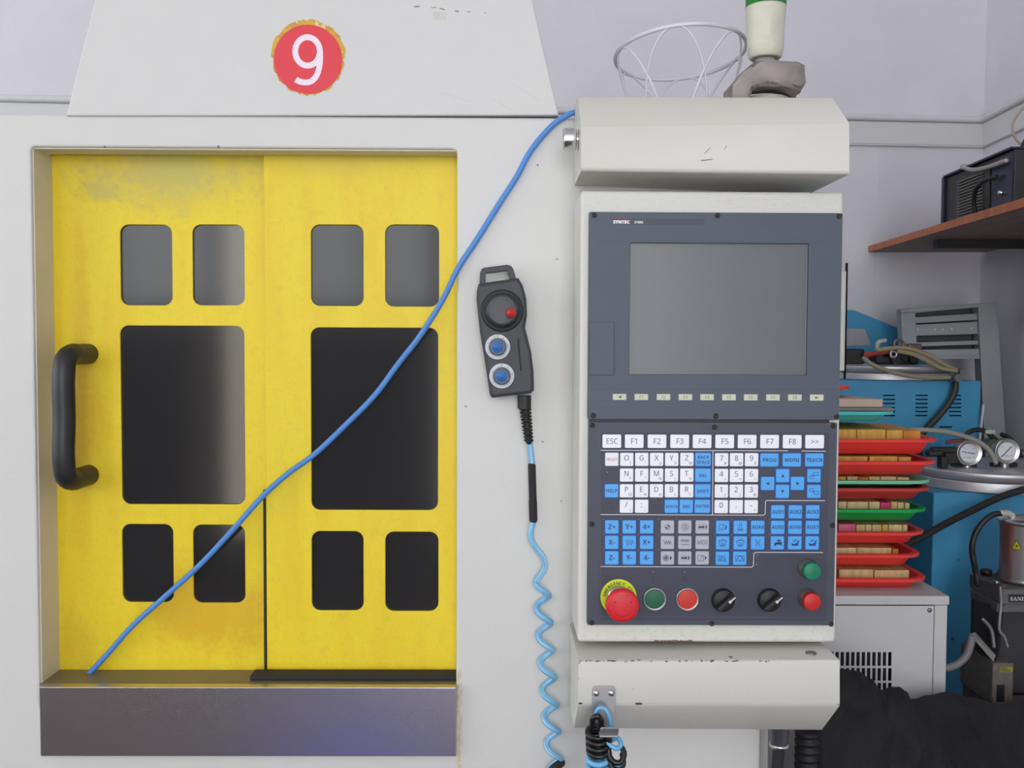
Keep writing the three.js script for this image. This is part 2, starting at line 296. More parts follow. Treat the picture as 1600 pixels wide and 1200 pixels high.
  const st = add(machine, 'number_sticker', planarUV(plate(new THREE.Shape().absarc(sc.x, sc.y, 52.5 * k, 0, Math.PI * 2), zc + 0.0012, 0.0006, 0.0001, 48), { x0: sc.x - 52.5 * k, y0: sc.y - 52.5 * k, w: 105 * k, h: 105 * k }), std({ roughness: 0.5, map: canvasTex(512, 512, (c) => {
    c.fillStyle = css(226, 58, 72); c.fillRect(0, 0, 512, 512);
    c.fillStyle = css(244, 228, 240); c.strokeStyle = c.fillStyle; c.lineCap = 'butt'; c.lineWidth = 44;
    // the figure 9: bowl, stem and tail
    c.save(); c.translate(256, 256); c.beginPath(); c.ellipse(-3, -58, 92, 105, 0, 0, Math.PI * 2); c.stroke();
    c.beginPath(); c.moveTo(89, -70); c.bezierCurveTo(98, 60, 72, 172, -18, 172); c.bezierCurveTo(-50, 172, -74, 162, -92, 150); c.stroke(); c.restore();
  }) }), 'red round sticker with white number 9');
  add(st, 'torn_backing', planarUV(plate(polyShape(torn), zc + 0.0006, 0.0006, 0), RT), std({ map: tornTex, roughness: 0.6 }), 'torn yellow remains of an older sticker');
}
// ---- sliding doors
function door(zf, x0, x1, panes, grime, name) {
  const y1 = OP.y1 + 0.028, y0 = P(390, 1059, zf).y;
  const s = polyShape([V(x0, y0, 0), V(x1, y0, 0), V(x1, y1, 0), V(x0, y1, 0)]);
  const R = panes.map(([a, b, c, d]) => rectAt(a, b, c, d, zf));
  for (const r of R) s.holes.push(rrShape(r.x0, r.y0, r.x1, r.y1, 0.0125, true));
  const area = { x0, y0, w: x1 - x0, h: y1 - y0 };
  const tex = dataTex(512, 1024, (u, v) => {
    const X = u * area.w * 10, Y = v * area.h * 10;
    const a = fbm(X * 1.2, Y * 1.2, grime.s), st = fbm(X * 5, Y * 0.8, grime.s + 3), f = fbm(X * 14, Y * 14, grime.s + 5);
    let c = [238, 212, 34];
    const blend = (o, t) => { c = c.map((q, i) => q + (o[i] - q) * t); };
    blend([228, 184, 22], 0.35 * Math.max(0, st - 0.42) * 2);                    // oil film run down the sheet
    for (const [bu, bv, ru, rv, col, k] of grime.spots) { const d = Math.hypot((u - bu) / ru, (v - bv) / rv); const e = d + (a - 0.5) * 1.3 + (f - 0.5) * 0.8; if (e < 1) blend(col, k * Math.min(1, (1 - e) * 1.3)); }
    blend([205, 190, 95], 0.25 * Math.max(0, f - 0.55) * 3);
    if (hash((u * 512) | 0, (v * 1024) | 0, 77 + grime.s) > 0.9994) blend([110, 92, 40], 0.7);
    return c;
  });
  const sheet = add(machine, 'sliding_door', planarUV(plate(s, zf, 0.004, 0.0008, 8), area), std({ map: tex, roughness: 0.45, bumpMap: orange, bumpScale: 0.0001 }), name);
  for (const r of R) add(sheet, 'window_pane', plate(rrShape(r.x0 - 0.008, r.y0 - 0.008, r.x1 + 0.008, r.y1 + 0.008, 0.016), zf - 0.0045, 0.003, 0.0004), M.pane);
  return sheet;
}
const Z1 = -0.058, Z2 = -0.045;
const doorL = door(Z1, P(83.5, 640, Z1).x, P(445, 640, Z1).x, [[188, 351, 269, 477], [301, 351, 382, 477], [189, 509, 382.5, 788], [191, 819, 271, 941], [302, 820, 383, 942]],
  { s: 100, spots: [[0.66, 0.13, 0.36, 0.1, [210, 152, 24], 0.5], [0.52, 0.94, 0.7, 0.075, [200, 186, 106], 0.8], [0.2, 0.9, 0.13, 0.03, [196, 182, 100], 0.5], [0.17, 0.5, 0.1, 0.14, [214, 160, 16], 0.4], [0.09, 0.07, 0.12, 0.08, [200, 164, 44], 0.4], [0.12, 0.6, 0.06, 0.4, [215, 165, 20], 0.35]] }, 'yellow sliding door with black handle, the rear one of the two');
const doorR = door(Z2, P(414.5, 640, Z2).x, P(745, 640, Z2).x, [[486, 351, 568, 478], [602, 351, 686, 479], [486, 512, 684.5, 797], [487, 830, 568, 954], [602, 831, 685, 955]],
  { s: 200, spots: [[0.5, 0.96, 0.6, 0.04, [214, 190, 90], 0.45], [0.5, 0.01, 0.7, 0.02, [214, 160, 20], 0.4]] }, 'yellow sliding door without handle, the front one of the two');
{ // black hand grip
  const a = P(138, 553, Z1), b = P(139, 742, Z1), r = 0.0145, zo = 0.02;
  const g = tube([V(a.x, a.y, Z1 - 0.001), V(a.x, a.y, Z1 + 0.035), V(a.x, a.y, zo - 0.026), V(a.x, a.y - 0.008, zo - 0.007), V(a.x, a.y - 0.03, zo), V(a.x, (a.y + b.y) / 2, zo), V(b.x, b.y + 0.03, zo), V(b.x, b.y + 0.008, zo - 0.007), V(b.x, b.y, zo - 0.026), V(b.x, b.y, Z1 + 0.035), V(b.x, b.y, Z1 - 0.001)], r, 120, 20);
  add(doorL, 'door_handle', g, M.handle, 'black round-bar handle');
  // black edge seal of the front door, below where the cable crosses
  const e0 = P(413.5, 766, Z2), e1 = P(415.5, 1054, Z2);
  add(doorR, 'edge_seal', box(e0.x - 0.0022, e1.y, Z2 - 0.009, e0.x + 0.0008, e0.y, Z2 + 0.0006), M.black, 'black rubber edge seal');
}
{ // stainless tray under the doors with its folded top lip
  const z = 0.014, r = rectAt(62, 1075, 713, 1182, z), yT = P(390, 1073.5, z).y;
  const streak = dataTex(512, 512, (u, v) => { const a = 255 * (0.55 * fbm(u * 3, v * 240, 61, 3) + 0.45 * hash((u * 40) | 0, (v * 512) | 0, 8)); return [a, a, a]; }, false);
  const brushed = std({ color: lin(0.56, 0.53, 0.54), metalness: 1, roughness: 0.27, bumpMap: streak, bumpScale: 0.00003 });
  const tray = add(machine, 'drip_tray', planarUV(box(r.x0, r.y0, 0.0005, r.x1, yT, z, 0.0015), r), brushed, 'brushed stainless steel drip tray front');
  add(tray, 'tray_top', boxUV(box(OP.x0 + 0.001, yT - 0.004, -0.09, OP.x1 - 0.0005, yT - 0.0008, 0.0004)), std({ map: mottled([128, 118, 96], 0.2, 6, 6, 71), roughness: 0.5, metalness: 0.35 }), 'grimy grey top of the tray');
  const k0 = P(392, 1062, -0.02), k1 = P(714, 1062, -0.02);
  add(tray, 'rubber_rail', box(k0.x, yT - 0.0008, -0.042, OP.x1 - 0.001, yT + 0.006, -0.013, 0.002), M.rubber, 'black rubber rail lying on the tray');
}
// ------------------------------------------------------------------ the control console
const ZP = 0.12;
const console_ = thing('control_console', 'off-white control console with dark grey screen and keypad between two box arms', 'control panel', V(0.25, 0.9, 0.06));
{
  const h = { x0: P(905.5, 650, ZP).x, x1: P(1315.5, 650, ZP).x, y0: P(1110, 1006.5, ZP).y, y1: P(1110, 297.5, ZP).y };
  const hr = { x0: h.x0, y0: h.y0, w: h.x1 - h.x0, h: h.y1 - h.y0 };
  const tex = canvasTex(820, 1420, (c, w, hh) => {
    c.fillStyle = css(214, 213, 205); c.fillRect(0, 0, w, hh);
    const at = (px, py) => { const q = P(px, py, ZP); return [(q.x - hr.x0) / hr.w * w, hh - (q.y - hr.y0) / hr.h * hh]; };
    for (let i = 0; i < 120; i++) { const [x, y] = at(rr(1023, 1085), rr(1002.5, 1006)); c.fillStyle = css(96, 52, 40, rr(0.3, 0.9)); c.beginPath(); c.ellipse(x, y, rr(1, 3), rr(0.6, 2), 0, 0, 7); c.fill(); }
    for (let i = 0; i < 200; i++) { const [x, y] = at(rr(905, 1310), rr(979, 1006)); c.fillStyle = css(170, 162, 130, rr(0.03, 0.15)); c.beginPath(); c.ellipse(x, y, rr(1, 8), rr(1, 5), 0, 0, 7); c.fill(); }
    c.strokeStyle = css(90, 85, 78, 0.7); c.lineWidth = 1.6; c.beginPath(); c.moveTo(...at(1268, 301)); c.lineTo(...at(1274, 298.5)); c.stroke();
    for (let i = 0; i < 120; i++) { const [x, y] = at(rr(905, 1318), rr(298, 330)); c.fillStyle = css(205, 190, 175, rr(0.05, 0.25)); c.beginPath(); c.ellipse(x, y, rr(2, 12), rr(1, 4), 0, 0, 7); c.fill(); }
  });
  add(console_, 'housing', planarUV(box(h.x0, h.y0, 0.0006, h.x1, h.y1, ZP - 0.006, 0.005), hr), std({ map: tex, roughness: 0.45, bumpMap: orange, bumpScale: 0.0001 }));
  const q0 = P(1321.5, 412, 0.08), q1 = P(1319.5, 591, 0.08);
  add(console_, 'hinge_plate', box(h.x1 - 0.002, q1.y + 0.01, 0.0805, q1.x + 0.0008, q0.y - 0.01, 0.082), M.consolePaint);
  add(console_, 'hinge_strip', box(q1.x + 0.0004, q1.y, 0.0795, q0.x, q0.y, 0.083, 0.0003), M.black, 'black strip on the side of the housing');
  // upper box arm: front face, slanted top, flat underside, turned a little so its free end comes forward
  const zl = 0.115, zr = 0.158;
  const LA = [P(908, 267, zl), P(908, 198, zl), P(903, 150.5, 0.06)], RA = [P(1327, 272.5, zr), P(1327, 192.5, zr), P(1300, 152, 0.1)];
  const lb = LA[0].clone(), lt = LA[2].clone(), rb = RA[0].clone(), rt = RA[2].clone();
  const A = roundPoly([LA[0], LA[1], LA[2], V(lt.x, lt.y, 0.0006), V(lb.x, lb.y, 0.0006)], 0.004), B = roundPoly([RA[0], RA[1], RA[2], V(rt.x, rt.y, 0.0006), V(rb.x, rb.y, 0.0006)], 0.004);
  const armTex = (s) => dataTex(512, 512, (u, v) => { const n = fbm(u * 9, v * 9, s), m = fbm(u * 3, v * 11, s + 5), k = 1 - 0.05 * Math.max(0, m - 0.5) * 2; return [214 * k, 212 * k, 204 * k * (1 - 0.05 * Math.max(0, n - 0.55))]; });
  const armMat = (s) => std({ map: armTex(s), roughness: 0.45, bumpMap: orange, bumpScale: 0.0001 });
  const upper = add(console_, 'upper_arm', toCreasedNormals(loft(A, B), 0.6), armMat(301));
  const mk = (pts, z, w) => tube(pts.map(([x, y]) => P(x, y, z)), w, 16, 5);
  add(upper, 'scratch', [mk([[1096, 250.5], [1108, 249.5], [1122, 247]], 0.1362, 0.0004), mk([[1101, 240], [1110, 230]], 0.1362, 0.00025), mk([[1132, 233], [1135, 228]], 0.1388, 0.0003)], std({ color: lin(0.1, 0.11, 0.12), roughness: 0.8 }));
  const bc = P(890, 218, 0.07);
  add(upper, 'bolt', merge([lathe([[0.0001, 0], [0.0125, 0], [0.0145, 0.002], [0.0145, 0.015], [0.0135, 0.017], [0.0001, 0.017]], 28).rotateZ(Math.PI / 2).translate(bc.x + 0.0085, bc.y, 0.07), cyl(0.0085, 0.0085, 0.03, 6).rotateZ(Math.PI / 2).translate(bc.x + 0.02, bc.y, 0.07)]), M.chrome, 'chromed bolt head');
  // lower box arm
  const z = 0.158, C = [P(904, 1032.5, z), P(903, 1101.5, z)], D = [P(1312, 1031.5, z), P(1312, 1102.5, z)];
  const cz2 = 0.092, cl = P(897, 1138, cz2), cr = P(1283.5, 1141, cz2);
  const A2 = roundPoly([C[0], V(C[0].x, C[0].y, 0.0006), V(C[0].x, cl.y, 0.0006), cl, C[1]], 0.003), B2 = roundPoly([D[0], V(D[0].x, D[0].y, 0.0006), V(D[0].x, cr.y, 0.0006), cr, D[1]], 0.003);
  const lower = add(console_, 'lower_arm', toCreasedNormals(loft(A2, B2), 0.6), armMat(331));
  const chips = [];
  for (let i = 0; i < 34; i++) { const q = P(rr(906, 1210), 1031.5 + rr(0, 2.4), z); chips.push(new THREE.SphereGeometry(rr(0.0005, 0.0012), 6, 4).scale(rr(1, 3), 0.7, 0.25).translate(q.x, q.y, z + 0.0001)); }
  for (const [x, y, r, w] of [[998, 1099.5, 0.0022, 2.2], [907, 1099, 0.0018, 1.4], [989, 1077, 0.0006, 1], [1310, 1101, 0.001, 1], [905, 1036, 0.001, 1], [904.5, 1060, 0.0007, 1], [1110, 1100, 0.0005, 1]]) { const q = P(x, y, z); chips.push(new THREE.SphereGeometry(r, 8, 5).scale(w, 0.7, 0.2).translate(q.x, q.y, z + 0.0001)); }
  add(lower, 'paint_chips', chips, std({ color: lin(0.09, 0.075, 0.06), roughness: 0.9 })).userData.kind = 'stuff';
  const ty = C[0].y;
  add(lower, 'screw_head', [cyl(0.0065, 0.007, 0.003, 20).translate(P(1268, 1020, 0.135).x, ty + 0.0015, 0.133), cyl(0.002, 0.002, 0.002, 10).translate(P(1141, 1025, 0.145).x, ty + 0.001, 0.147)], M.darkSteel);
  // cable gland under the lower arm
  const gx = P(1221, 1160, 0.07), gy = cl.y;
  const gl = add(console_, 'cable_gland', lathe([[0.0001, 0], [0.0135, 0], [0.0135, -0.006], [0.0125, -0.010], [0.011, -0.03], [0.011, -0.034]], 30).translate(gx.x, gy, 0.06), std({ color: lin(0.1, 0.105, 0.125), metalness: 0.6, roughness: 0.3 }), 'dark metal gland');
  add(gl, 'gland_ring', new THREE.TorusGeometry(0.0105, 0.003, 10, 28).rotateX(Math.PI / 2).translate(gx.x, gy - 0.035, 0.06), M.chrome, 'chrome ring');
  add(gl, 'gland_cable', tube([V(gx.x, gy - 0.034, 0.06), V(gx.x - 0.003, gy - 0.1, 0.058), V(gx.x - 0.012, gy - 0.3, 0.05), V(gx.x - 0.02, 0.2, 0.05), V(gx.x - 0.02, 0.006, 0.05)], 0.0078, 60, 12), M.rubber, 'black cable');
  // hook bracket
  const zb = z + 0.0025, hk = rectAt(925, 1071, 961, 1134, z);
  const hook = add(console_, 'hook_bracket', merge([plate(rrShape(hk.x0, hk.y0, hk.x1, hk.y1, 0.005), zb, 0.0022, 0.0004), box(hk.x0 + 0.006, hk.y0, z, hk.x1 - 0.0005, hk.y0 + 0.0022, z + 0.0355, 0.0006), plate(rrShape(0, -0.017, hk.x1 - hk.x0 - 0.0062, 0, 0.003), 0, 0.0022, 0.0004).rotateX(0.62).translate(hk.x0 + 0.0062, hk.y0 + 0.0135, z + 0.042)]), std({ color: lin(0.42, 0.41, 0.42), metalness: 0.7, roughness: 0.42 }), 'grey metal hook bracket');
  for (const x of [931.5, 955]) { const q = P(x, 1081.5, z); add(hook, 'screw', new THREE.SphereGeometry(0.0042, 18, 10, 0, Math.PI * 2, 0, Math.PI / 2).rotateX(Math.PI / 2).scale(1, 1, 0.75).translate(q.x, q.y, zb - 0.0002), M.steel); }
}
// ---- console front panels
const GREY = [74, 84, 97];
function screwGeo(q, z) { return merge([latheZ([[0.0001, 0.0011], [0.0014, 0.0011], [0.0015, 0.0019], [0.003, 0.0016], [0.0033, 0]], V(q.x, q.y, z), 18)]); }
{ // screen panel
  const zf = ZP + 0.002, r = { x0: P(919.5, 493, zf).x, x1: P(1314, 493, zf).x, y1: P(1118, 332, zf).y, y0: P(1118, 655.5, zf).y };
  const R = { x0: r.x0, y0: r.y0, w: r.x1 - r.x0, h: r.y1 - r.y0 };
  const sc = rectAt(984, 380, 1262, 585.5, zf), cd = rectAt(921, 503.5, 959, 586, zf);
  const s = rrShape(r.x0, r.y0, r.x1, r.y1, 0.002); s.holes.push(rrShape(sc.x0, sc.y0, sc.x1, sc.y1, 0.001, true));
  const W = 1576, H = Math.round(W * R.h / R.w);
  const tex = canvasTex(W, H, (c, w, h) => {
    const at = (px, py) => { const q = P(px, py, zf); return [(q.x - R.x0) / R.w * w, h - (q.y - R.y0) / R.h * h]; };
    c.fillStyle = css(...GREY); c.fillRect(0, 0, w, h);
    for (let i = 0; i < 9000; i++) { c.fillStyle = rnd() > 0.5 ? css(110, 118, 132, 0.12) : css(50, 56, 66, 0.12); c.fillRect(rnd() * w, rnd() * h, 2, 2); }
    const [ax, ay] = at(957, 341), [bx, by] = at(1101, 352); c.fillStyle = css(66, 71, 82); c.fillRect(ax, ay, bx - ax, by - ay);
    c.fillStyle = css(150, 60, 70); c.fillRect(ax, ay, 120, 3);
    c.fillStyle = css(250, 248, 248); c.font = 'bold 29px sans-serif'; c.textBaseline = 'middle';
    const [tx, ty] = at(958, 346.7); c.save(); c.translate(tx, ty); c.scale(0.98, 0.92); c.fillText('SYNTEC', 0, 0); c.strokeStyle = c.fillStyle; c.lineWidth = 1.6; c.strokeText('SYNTEC', 0, 0); c.restore();
    const [ux, uy] = at(991, 347); c.font = 'bold 21px sans-serif'; c.fillText('21MA', ux, uy);
    c.strokeStyle = css(52, 58, 70, 0.8); c.lineWidth = 2; c.beginPath(); c.moveTo(...at(921, 608)); c.lineTo(...at(1312, 609)); c.stroke();
    c.beginPath(); c.moveTo(...at(935, 377)); c.lineTo(...at(1290, 378)); c.stroke();
    c.strokeStyle = css(120, 128, 140, 0.4); c.beginPath(); c.moveTo(...at(940, 632.5)); c.lineTo(...at(970, 631.5)); c.stroke();
  });
  const panelM = std({ map: tex, roughness: 0.5, bumpMap: orange, bumpScale: 0.00008 });
  const p = add(console_, 'screen_panel', planarUV(plate(s, zf, 0.0075, 0.0006), R), panelM, 'dark grey panel with screen and soft keys');
  add(p, 'screen', box(sc.x0 - 0.004, sc.y0 - 0.004, zf - 0.0072, sc.x1 + 0.004, sc.y1 + 0.004, zf - 0.0045), std({ color: lin(0.12, 0.125, 0.137), roughness: 0.3 }), 'blank grey display');
  const lip = rectAt(1258.5, 381, 1260, 584, zf - 0.004); add(p, 'screen_edge', box(lip.x0, lip.y0, zf - 0.0046, lip.x1, lip.y1, zf - 0.003), std({ color: lin(0.2, 0.21, 0.23), roughness: 0.4 }));
  add(p, 'card_cover', planarUV(plate(rrShape(cd.x0, cd.y0, cd.x1, cd.y1, 0.001), zf + 0.0022, 0.003, 0.0005), { x0: cd.x0 - 0.1, y0: cd.y0 - 0.9, w: 5, h: 5 }), std({ color: new THREE.Color(css(...GREY).replace(',1)', ')').replace('rgba', 'rgb')), roughness: 0.5 }), 'grey flap over the card slot');
  const names = ['◄', 'F1', 'F2', 'F3', 'F4', 'F5', 'F6', 'F7', 'F8', '►'], xs = [968, 1002, 1036.6, 1070.8, 1104.7, 1138.9, 1172.8, 1207.6, 1241.8, 1276];
  const skR = { x0: P(950, 620, zf).x, w: P(1295, 620, zf).x - P(950, 620, zf).x, y0: P(1120, 630, zf).y, h: P(1120, 610, zf).y - P(1120, 630, zf).y };
  const skTex = canvasTex(1725, Math.round(1725 * skR.h / skR.w), (c, w, h) => {
    c.fillStyle = css(206, 208, 186); c.fillRect(0, 0, w, h); c.fillStyle = css(90, 94, 88); c.font = '34px sans-serif'; c.textAlign = 'center'; c.textBaseline = 'middle';
    names.forEach((n, i) => { const q = P(xs[i], 620.2 + i * 0.12, zf), x = (q.x - skR.x0) / skR.w * w, y = h - (q.y - skR.y0) / skR.h * h;
      if (n.length === 2) c.fillText(n, x, y); else { const d = i ? 1 : -1; c.beginPath(); c.moveTo(x + 16 * d, y); c.lineTo(x - 14 * d, y - 11); c.lineTo(x - 14 * d, y + 11); c.fill(); } });
  });
  const skM = std({ map: skTex, roughness: 0.5 });
  xs.forEach((x, i) => { const k = rectAt(x - 10.6, 615.4 + i * 0.12, x + 10.6, 625 + i * 0.12, zf); add(p, 'soft_key', planarUV(plate(rrShape(k.x0, k.y0, k.x1, k.y1, 0.0006), zf + 0.0011, 0.0025, 0.0004, 2), skR), skM); });
  for (const [x, y] of [[928.5, 336], [1121, 336.5], [1311, 337.5], [927, 649], [1118.5, 650], [1307, 651]]) add(p, 'screw', screwGeo(P(x, y, zf), zf), M.black);
}
const keypad = { z: ZP + 0.002 };
{ const r = rectAt(920, 652, 1296, 664, ZP); add(console_, 'panel_seal', box(r.x0, r.y0, ZP - 0.0061, r.x1, r.y1, ZP - 0.0005), M.black, 'black seal in the gap between the panels'); }
{ // keypad panel
  const zf = keypad.z, r = { x0: P(918.5, 818, zf).x, x1: P(1305.5, 818, zf).x, y1: P(1112, 660, zf).y, y0: P(1112, 977, zf).y };
  const R = { x0: r.x0, y0: r.y0, w: r.x1 - r.x0, h: r.y1 - r.y0 };
  const K = [];                                                     // x, y, w, h, tone, legend, small legend or icon
  const white = [243, 243, 248], blue = [78, 168, 240], grey = [178, 182, 192];
  [['ESC', 956], ['F1', 991], ['F2', 1026.5], ['F3', 1062], ['F4', 1097], ['F5', 1132.3], ['F6', 1167.3], ['F7', 1202.4], ['F8', 1237.7], ['>>', 1272.8]].forEach(([n, x], i) => K.push([x, 689.3 + i * 0.09, 29, 21, white, n, '', 11.8]));
  const X5 = [979.3, 1002.8, 1026, 1049.5, 1073.2], YR = [717.8, 742.2, 766.8, 790.9];
  ['OGXYZ', 'NFMST', 'PEDBR'].forEach((row, j) => [...row].forEach((n, i) => K.push([X5[i] - j * 0.2, YR[j], 20.7, 20.7, white, n, ["I'UVW", '*"%JK'.slice(0, 5), 'QHALC'][j][i], 11.6])));
  K.push([956, 717.6, 20.7, 20.7, [240, 236, 240], 'RESET', '', 6, [150, 90, 100]], [955.5, 766.8, 20.7, 20.7, blue, 'HELP', '', 7.5]);
  K.push([978.8, 790.9, 20.7, 20.7, white, '/', '(', 12], [1002.5, 790.9, 20.7, 20.7, white, ':', ';', 12]);
  [['BACK|SPACE', 717.8], ['DEL', 742.4], ['SHIFT', 766.8]].forEach(([n, y], j) => K.push([1098.4 - j * 0.3, y, 24.2, 20.8, blue, n, '', 7]));
  K.push([1049, 791, 20.7, 20.7, blue, 'SPACE', '', 6.4], [1072.2, 791, 20.7, 20.7, blue, 'INS', '', 7], [1097.3, 791, 24, 20.7, blue, 'ENTER', '', 6.8]);
  ['789', '456', '123', '0.-'].forEach((row, j) => [...row].forEach((n, i) => K.push([[1127.5, 1150.8, 1174.2][i] - j * 0.2, [718.2, 742.8, 767.3, 791.5][j], 20.7, 20.7, white, n, ['#@$', '<=>', '[]&', ',.+'][j][i], 11.6])));
  [['PROG', 1202], ['MONI', 1237], ['TEACH', 1272.2]].forEach(([n, x]) => K.push([x, 718.6, 28.3, 20.7, blue, n, '', 8.2]));
  [[1222.8, 743.1, 'up'], [1222.4, 767.7, 'down'], [1199.3, 755.4, 'left'], [1245.9, 755.2, 'right'], [1271.7, 743.1, 'pages'], [1271.5, 767.7, 'pages2']].forEach(([x, y, ic]) => K.push([x, y, 20.7, 20.7, blue, '', ic]));
  ['AUX1', 'AUX2', 'AUX3'].forEach((n, i) => K.push([1215.3 + i * 27.2, 799.7, 20.7, 20.7, blue, n, '', 8.5]));
  ['Z+', 'Y+', '4+', 'X-', 'wave', 'X+', 'Z-', 'Y-', '4-'].forEach((n, i) => K.push([955.9 + (i % 3) * 27.2, 823.2 + (i / 3 | 0) * 24.15, 20.8, 20.8, blue, n === 'wave' ? '' : n, n === 'wave' ? n : '', 11]));
  ['target', 'cycle', 'arrow', 'zig', 'zigline', 'MDI', 'gearr', 'arrow', 'penr'].forEach((n, i) => K.push([1042.8 + (i % 3) * 27.15, 823.3 + (i / 3 | 0) * 24.15, 20.6, 20.6, grey, n === 'MDI' ? n : '', n === 'MDI' ? '' : n, 9]));
  [['door', ''], ['bottle', ''], ['', 'AUX4'], ['', 'AUX5'], ['', 'AUX6'], ['', 'AUX7']].forEach(([ic, n], i) => K.push([[1129, 1156.5, 1183.7, 1215, 1242, 1269.2][i], 823.8, 20.7, 20.7, blue, n, ic, 8]));
  ['wheel', 'wheel', 'glass', 'tap', 'hand', 'hand'].forEach((ic, i) => K.push([[1129, 1156.5, 1183.7, 1214.5, 1241.6, 1268.8][i], 848.1, 20.7, 20.7, blue, '', ic]));
  ['conveyor', 'fan'].forEach((ic, i) => K.push([[1128.6, 1155.7][i], 872, 20.7, 20.7, blue, '', ic]));
  const W = 1960, H = Math.round(W * R.h / R.w), q = W / (1305.5 - 918.5);
  const at = (px, py) => { const w = P(px, py, zf); return [(w.x - R.x0) / R.w * W, H - (w.y - R.y0) / R.h * H]; };
  const icon = (c, n, s) => {                                       // drawn round 0,0 in photo pixels
    c.lineWidth = 0.7; const L = (...p) => { c.beginPath(); p.forEach(([x, y], i) => (i ? c.lineTo(x, y) : c.moveTo(x, y))); c.stroke(); }, T = (...p) => { c.beginPath(); p.forEach(([x, y], i) => (i ? c.lineTo(x, y) : c.moveTo(x, y))); c.closePath(); c.fill(); };
    const O = (x, y, r, a = 0, b = 7) => { c.beginPath(); c.arc(x, y, r, a, b); c.stroke(); };
    if (n === 'up') T([0, -2.6], [2.4, 2.2], [-2.4, 2.2]); else if (n === 'down') T([0, 2.6], [2.4, -2.2], [-2.4, -2.2]);
    else if (n === 'left') T([-2.6, 0], [2, 2.6], [2, -2.6]); else if (n === 'right') T([2.6, 0], [-2, 2.6], [-2, -2.6]);
    else if (n === 'pages') { c.strokeRect(-1, -5, 7, 4.5); c.strokeRect(-7, 0.5, 6, 4); L([-4, 0], [0, -2]); } else if (n === 'pages2') { c.strokeRect(-7, -4.5, 6, 4); c.strokeRect(0, 0, 7, 4.5); L([-2, -1], [1, 2]); }
    else if (n === 'wave') L([-6.5, -3], [-4.5, -3.5], [-3.5, 3], [-2, 4], [-1, -3], [0.5, -3.5], [1.5, 3], [3, 4], [4, -3], [5, -3.2], [6, 2.5]);
    else if (n === 'target') { O(0, 0, 4); T([0, 0], [0, -4], [4, 0]); T([0, 0], [0, 4], [-4, 0]); } else if (n === 'cycle') { O(0, 0, 5.2); L([-2, -2], [2, -2], [2, 2], [-1, 2]); O(0, 0, 2.4); }
    else if (n === 'arrow') { c.fillRect(-5.5, -1.6, 6, 3.2); T([0.5, -2.8], [4, 0], [0.5, 2.8]); T([5, -4.5], [7.8, 0], [5, 4.5]); c.globalAlpha = 0.4; c.strokeRect(-6, -4.6, 9, 9); c.globalAlpha = 1; }
    else if (n === 'zig') L([-7, -3], [-5.4, -2.6], [-3.6, 3], [-2, -3], [-0.4, 3], [1.2, -3], [2.8, 3], [4.4, -3], [5.6, 3]); else if (n === 'zigline') { L([-6.5, -5], [-5.5, -1], [-4, -5], [-2.5, -1], [-1, -5], [0.5, -1], [2, -5], [3.5, -1], [5, -5], [6.5, -1]); L([-6.5, 2.8], [6.5, 2.8]); }
    else if (n === 'gearr') { O(-2.5, 0, 4.4); O(-2.5, 0, 2.2); for (let a = 0; a < 8; a++) L([-2.5, 0], [-2.5 + 5 * Math.cos(a * 0.785), 5 * Math.sin(a * 0.785)]); T([3.8, -4], [7, 0], [3.8, 4]); } else if (n === 'penr') { c.strokeRect(-7, -4, 9, 8.5); L([-4, 2.5], [1, -4]); T([4, -4], [7, 0], [4, 4]); }
    else if (n === 'door') { c.strokeRect(-5.5, -4.6, 7, 7); L([-7, 4.6], [2, 4.6]); T([4, -4.5], [7, 0], [4, 4.5]); } else if (n === 'bottle') { L([-1.6, -6], [1.6, -6], [1.6, -2], [4, 5], [-4, 5], [-1.6, -2], [-1.6, -6]); O(0, 3, 1.6); }
    else if (n === 'wheel') { O(0, 0, 5.4); O(0, 1.5, 2); L([-7, -2.6], [-3, -4], [3, -4], [7, -2.6]); L([-3.5, 3.8], [3.5, 3.8]); } else if (n === 'glass') { L([-4, -6], [-1.6, 0], [-4, 6]); L([4, -6], [1.6, 0], [4, 6]); L([0, -4], [0, 5]); }
    else if (n === 'tap') { c.fillRect(-3, -1, 9, 3.4); c.fillRect(-1, -5, 6, 1.8); c.fillRect(1.2, -4, 1.8, 4); c.fillRect(-5, 0, 2.4, 4.5); c.fillRect(5, -2, 1.6, 5.4); } else if (n === 'hand') { T([-6.5, 0.5], [0, 1.5], [3.5, -0.5], [5.8, -5], [6.6, -4.6], [5, 4.4], [-4, 4.4]); O(-1, -3.4, 1.6); O(1.6, -4, 1.2); }
    else if (n === 'conveyor') { c.strokeRect(-7, -4, 11, 7.5); O(-3, 3, 1.8); O(4, 4, 2); c.strokeRect(-4.5, -2, 4, 3); L([0, -3], [3, 2]); } else if (n === 'fan') { c.strokeRect(-6.5, -4, 13, 8.5); O(0, 0, 3.2); L([-6, 4], [-2, -3]); L([6, 4], [3, -3]); }
  };
  const tex = canvasTex(W, H, (c) => {
    const base = [68, 73, 86];
    c.fillStyle = css(...base); c.fillRect(0, 0, W, H);
    const F0 = (x0, y0, x1, y1, col) => { const [a, b] = at(x0, y0), [d, e] = at(x1, y1); c.fillStyle = col; c.fillRect(a, b, d - a, e - b); };
    F0(937, 675, 1291, 970, css(60, 62, 77));                       // printed foil
    c.lineJoin = 'round';
    for (const [x, y, w, h, tone] of K) if (tone === blue || tone === white) { c.fillStyle = tone === blue ? css(32, 62, 128) : css(48, 52, 72); const [a, b] = at(x - w / 2 - 1.7, y - h / 2 - 1.7), [d, e] = at(x + w / 2 + 1.7, y + h / 2 + 1.7); c.beginPath(); c.roundRect(a, b, d - a, e - b, 10); c.fill(); }
